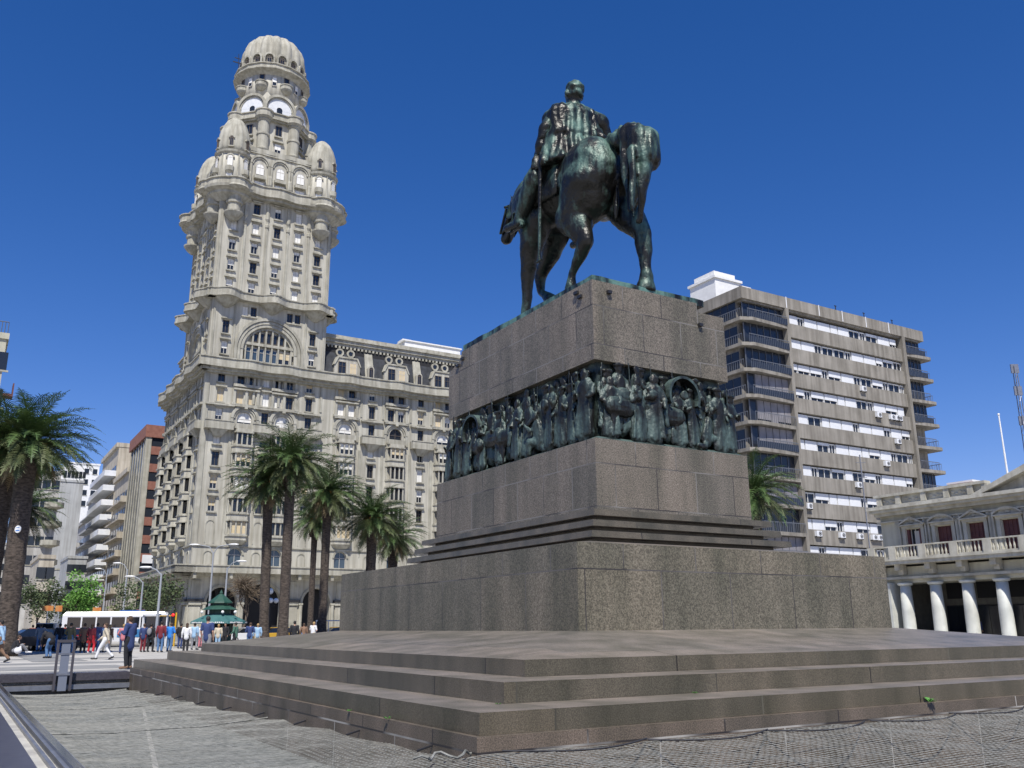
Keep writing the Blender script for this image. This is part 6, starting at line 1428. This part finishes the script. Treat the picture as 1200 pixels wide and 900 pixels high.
def person(px, Y, rz, pose, topk, topc, legc, label, hair=None, hairk='short', shoe=None, sc=1.0, z=.008, bag=None, group=None, gap=0):
    v_ = AT(px, Y); t = thing('person', label, 'person', (v_.x, v_.y, z), R(rz), group); t.scale = (sc, sc, sc)
    for n, me in figure(pose, topk, hairk).items():
        if n == 'body': link('body', recol(me, m_skin if px % 2 else m_skin2), t)
        elif n == 'trousers': link(n, recol(me, legc), t)
        elif n == 'hair': link(n, recol(me, hair or m_hd), t)
        elif n.startswith('shoe'): link('shoe', recol(me, shoe or m_black), t)
        else: link(n, recol(me, topc), t)
    if bag:
        b = MB(); ell(b, (0, -.22, 1.2), (.15, .1, .22), n=12); o = link('backpack', organic(b, 'backpack', .02, bag, 2), None); o.location = t.location; o.rotation_euler = t.rotation_euler
        b = MB(); 
        o['label'] = 'grey backpack on the back of the person in black near the bus'; o['category'] = 'backpack'
navy, maroon, blue, olive, grey, pink, red, white, jean, black, brown, cream, lblue, green = [cloth(n, c) for n, c in dict(navy=(.03, .05, .14), maroon=(.16, .02, .03), blue=(.03, .2, .6), olive=(.12, .11, .06), grey=(.22, .22, .23), pink=(.5, .18, .2), red=(.5, .02, .03), white=(.66, .66, .66), jean=(.08, .16, .3), black=(.015, .015, .018), brown=(.2, .12, .075), cream=(.5, .44, .33), lblue=(.3, .45, .6), green=(.06, .14, .1)).items()]
person(153, 33, 75, 'bent_arms', 'coat', navy, black, 'person in a long navy coat and black trousers at the left end of the steps', m_hb, sc=1.05, shoe=brown)
person(125, 43, 100, 'walk', 'jacket', cream, white, 'person in wide white trousers and pale cardigan walking left', m_hb, 'long', sc=.95)
person(2, 40, 100, 'walk', 'jacket', lblue, brown, 'person in a pale blue shirt cut by the left edge', m_hd, sc=1.03)
person(19, 49.0, -60, 'sit', 'jacket', black, grey, 'person in black sitting on the lawn against the thick palm trunk', m_hb, z=.17, shoe=white)
person(60, 46, 60, 'bend', 'jacket', black, jean, 'person in jeans and a dark top bending over near the barrier panel', m_hd)
person(83, 55, 5, 'contrapposto', 'jacket', olive, jean, 'person in an olive jacket and blue jeans, nearest the red car', m_hd)
person(99, 56, 20, 'stand', 'coat', brown, black, 'person in a long brown coat and black trousers left of the red trousers', m_hb, sc=.99)
person(108, 55, -10, 'contrapposto', 'jacket', maroon, red, 'person in bright red trousers among the standing group', m_hb, 'long', sc=.96, shoe=white)
person(114, 56.5, 10, 'stand', 'hood', navy, jean, 'person in a navy hooded jacket next to the red trousers', m_hd, shoe=white)
person(121, 57, 0, 'bent_arms', 'tee', lblue, cream, 'person in a light blue shirt and beige trousers', m_hb, sc=.98)
person(129, 58, -20, 'stand', 'jacket', brown, cream, 'blond person in a brown jacket behind the walking white trousers', m_hf, 'long', sc=.95)
person(145, 54, 15, 'contrapposto', 'jacket', pink, navy, 'person in a pink jacket and dark trousers left of the navy coat', m_hf, sc=.95)
person(169, 57, 0, 'stand', 'jacket', navy, maroon, 'person in a navy jacket and maroon trousers right of the navy coat', m_hb, sc=.97)
person(177, 57, -5, 'contrapposto', 'jacket', black, black, 'person in black with a dark patterned backpack facing away', m_hd, sc=.97, bag=grey)
person(189, 56, 8, 'stand', 'jacket', maroon, jean, 'person in a maroon jacket and jeans facing away', m_hd, sc=1.04)
person(200, 57, -12, 'bent_arms', 'jacket', blue, jean, 'person in a bright blue jacket beside the maroon jacket', m_hb, sc=1.0)
person(219, 54, 20, 'stand', 'jacket', white, black, 'person in a white jacket and black trousers left of the kiosk', m_hb, 'long', sc=.97)
person(228, 62, 0, 'contrapposto', 'jacket', lblue, grey, 'person in a pale blue jacket between the white jacket and the kiosk', m_hd)
person(243, 40, -8, 'stand', 'tee', navy, grey, 'large person in a navy shirt facing away in front of the kiosk', m_hd, sc=1.08)
person(256, 63, 10, 'stand', 'jacket', cream, lblue, 'person in a cream jacket at the kiosk counter', m_hf, sc=.95)
person(264, 66, 170, 'stand', 'jacket', black, black, 'person in black under the kiosk awning', m_hd)
person(276, 60, 80, 'contrapposto', 'jacket', green, black, 'person in a dark green jacket at the right of the kiosk', m_hd)
person(293, 60, 0, 'bent_arms', 'jacket', navy, jean, 'person in a dark blue jacket before the leftmost tall palm', m_hb)
person(302, 62, 20, 'stand', 'jacket', lblue, cream, 'person in a light blue top below the globe lamp', m_hf, sc=.96)
person(345, 58, 0, 'stand', 'jacket', black, black, 'person in a black jacket right of the tallest palm trunk', m_hd, sc=1.03)
person(356, 66, 30, 'contrapposto', 'jacket', brown, jean, 'person in a brown jacket between two palm trunks', m_hb, sc=.97)
person(367, 62, -30, 'bent_arms', 'tee', white, cream, 'person in a white shirt before the straw skirted palm', m_hf, sc=1.02)
person(76, 66, 40, 'stand', 'jacket', red, black, 'person in a red jacket among the parked cars', m_hd)
person(38, 72, 0, 'stand', 'jacket', maroon, black, 'distant person in dark red beside the thick palm trunks', m_hd)
person(92, 80, 0, 'contrapposto', 'jacket', white, navy, 'distant person in white under the bright green tree', m_hb)
person(212, 66, 0, 'stand', 'jacket', black, navy, 'person in dark clothes behind the bright blue jacket', m_hd)
person(236, 68, 0, 'stand', 'jacket', white, pink, 'person in a white top left of the kiosk counter', m_hf, sc=.95)
person(310, 72, 40, 'stand', 'jacket', grey, black, 'person in grey at the foot of the globe lamp', m_hd)
person(48, 60, 20, 'stand', 'jacket', grey, jean, 'person in a grey jacket between the navy car and the thick palm', m_hd)
person(70, 58, 60, 'contrapposto', 'jacket', black, jean, 'person in a black jacket near the black car seen from behind', m_hd)
person(1147, 66, 180, 'stand', 'jacket', navy, black, 'person in navy standing between the white columns at the right', m_hd)
bm = MB(); ell(bm, (0, 0, .16), (.2, .14, .16)); ell(bm, (.08, .05, .3), (.06, .06, .08)); v_ = AT(24, 48.2); bo = link('bag', organic(bm, 'bag', .02, white, 2), None, (v_.x, v_.y, .17)); tag(bo, 'white bag on the grass beside the seated person', 'bag')
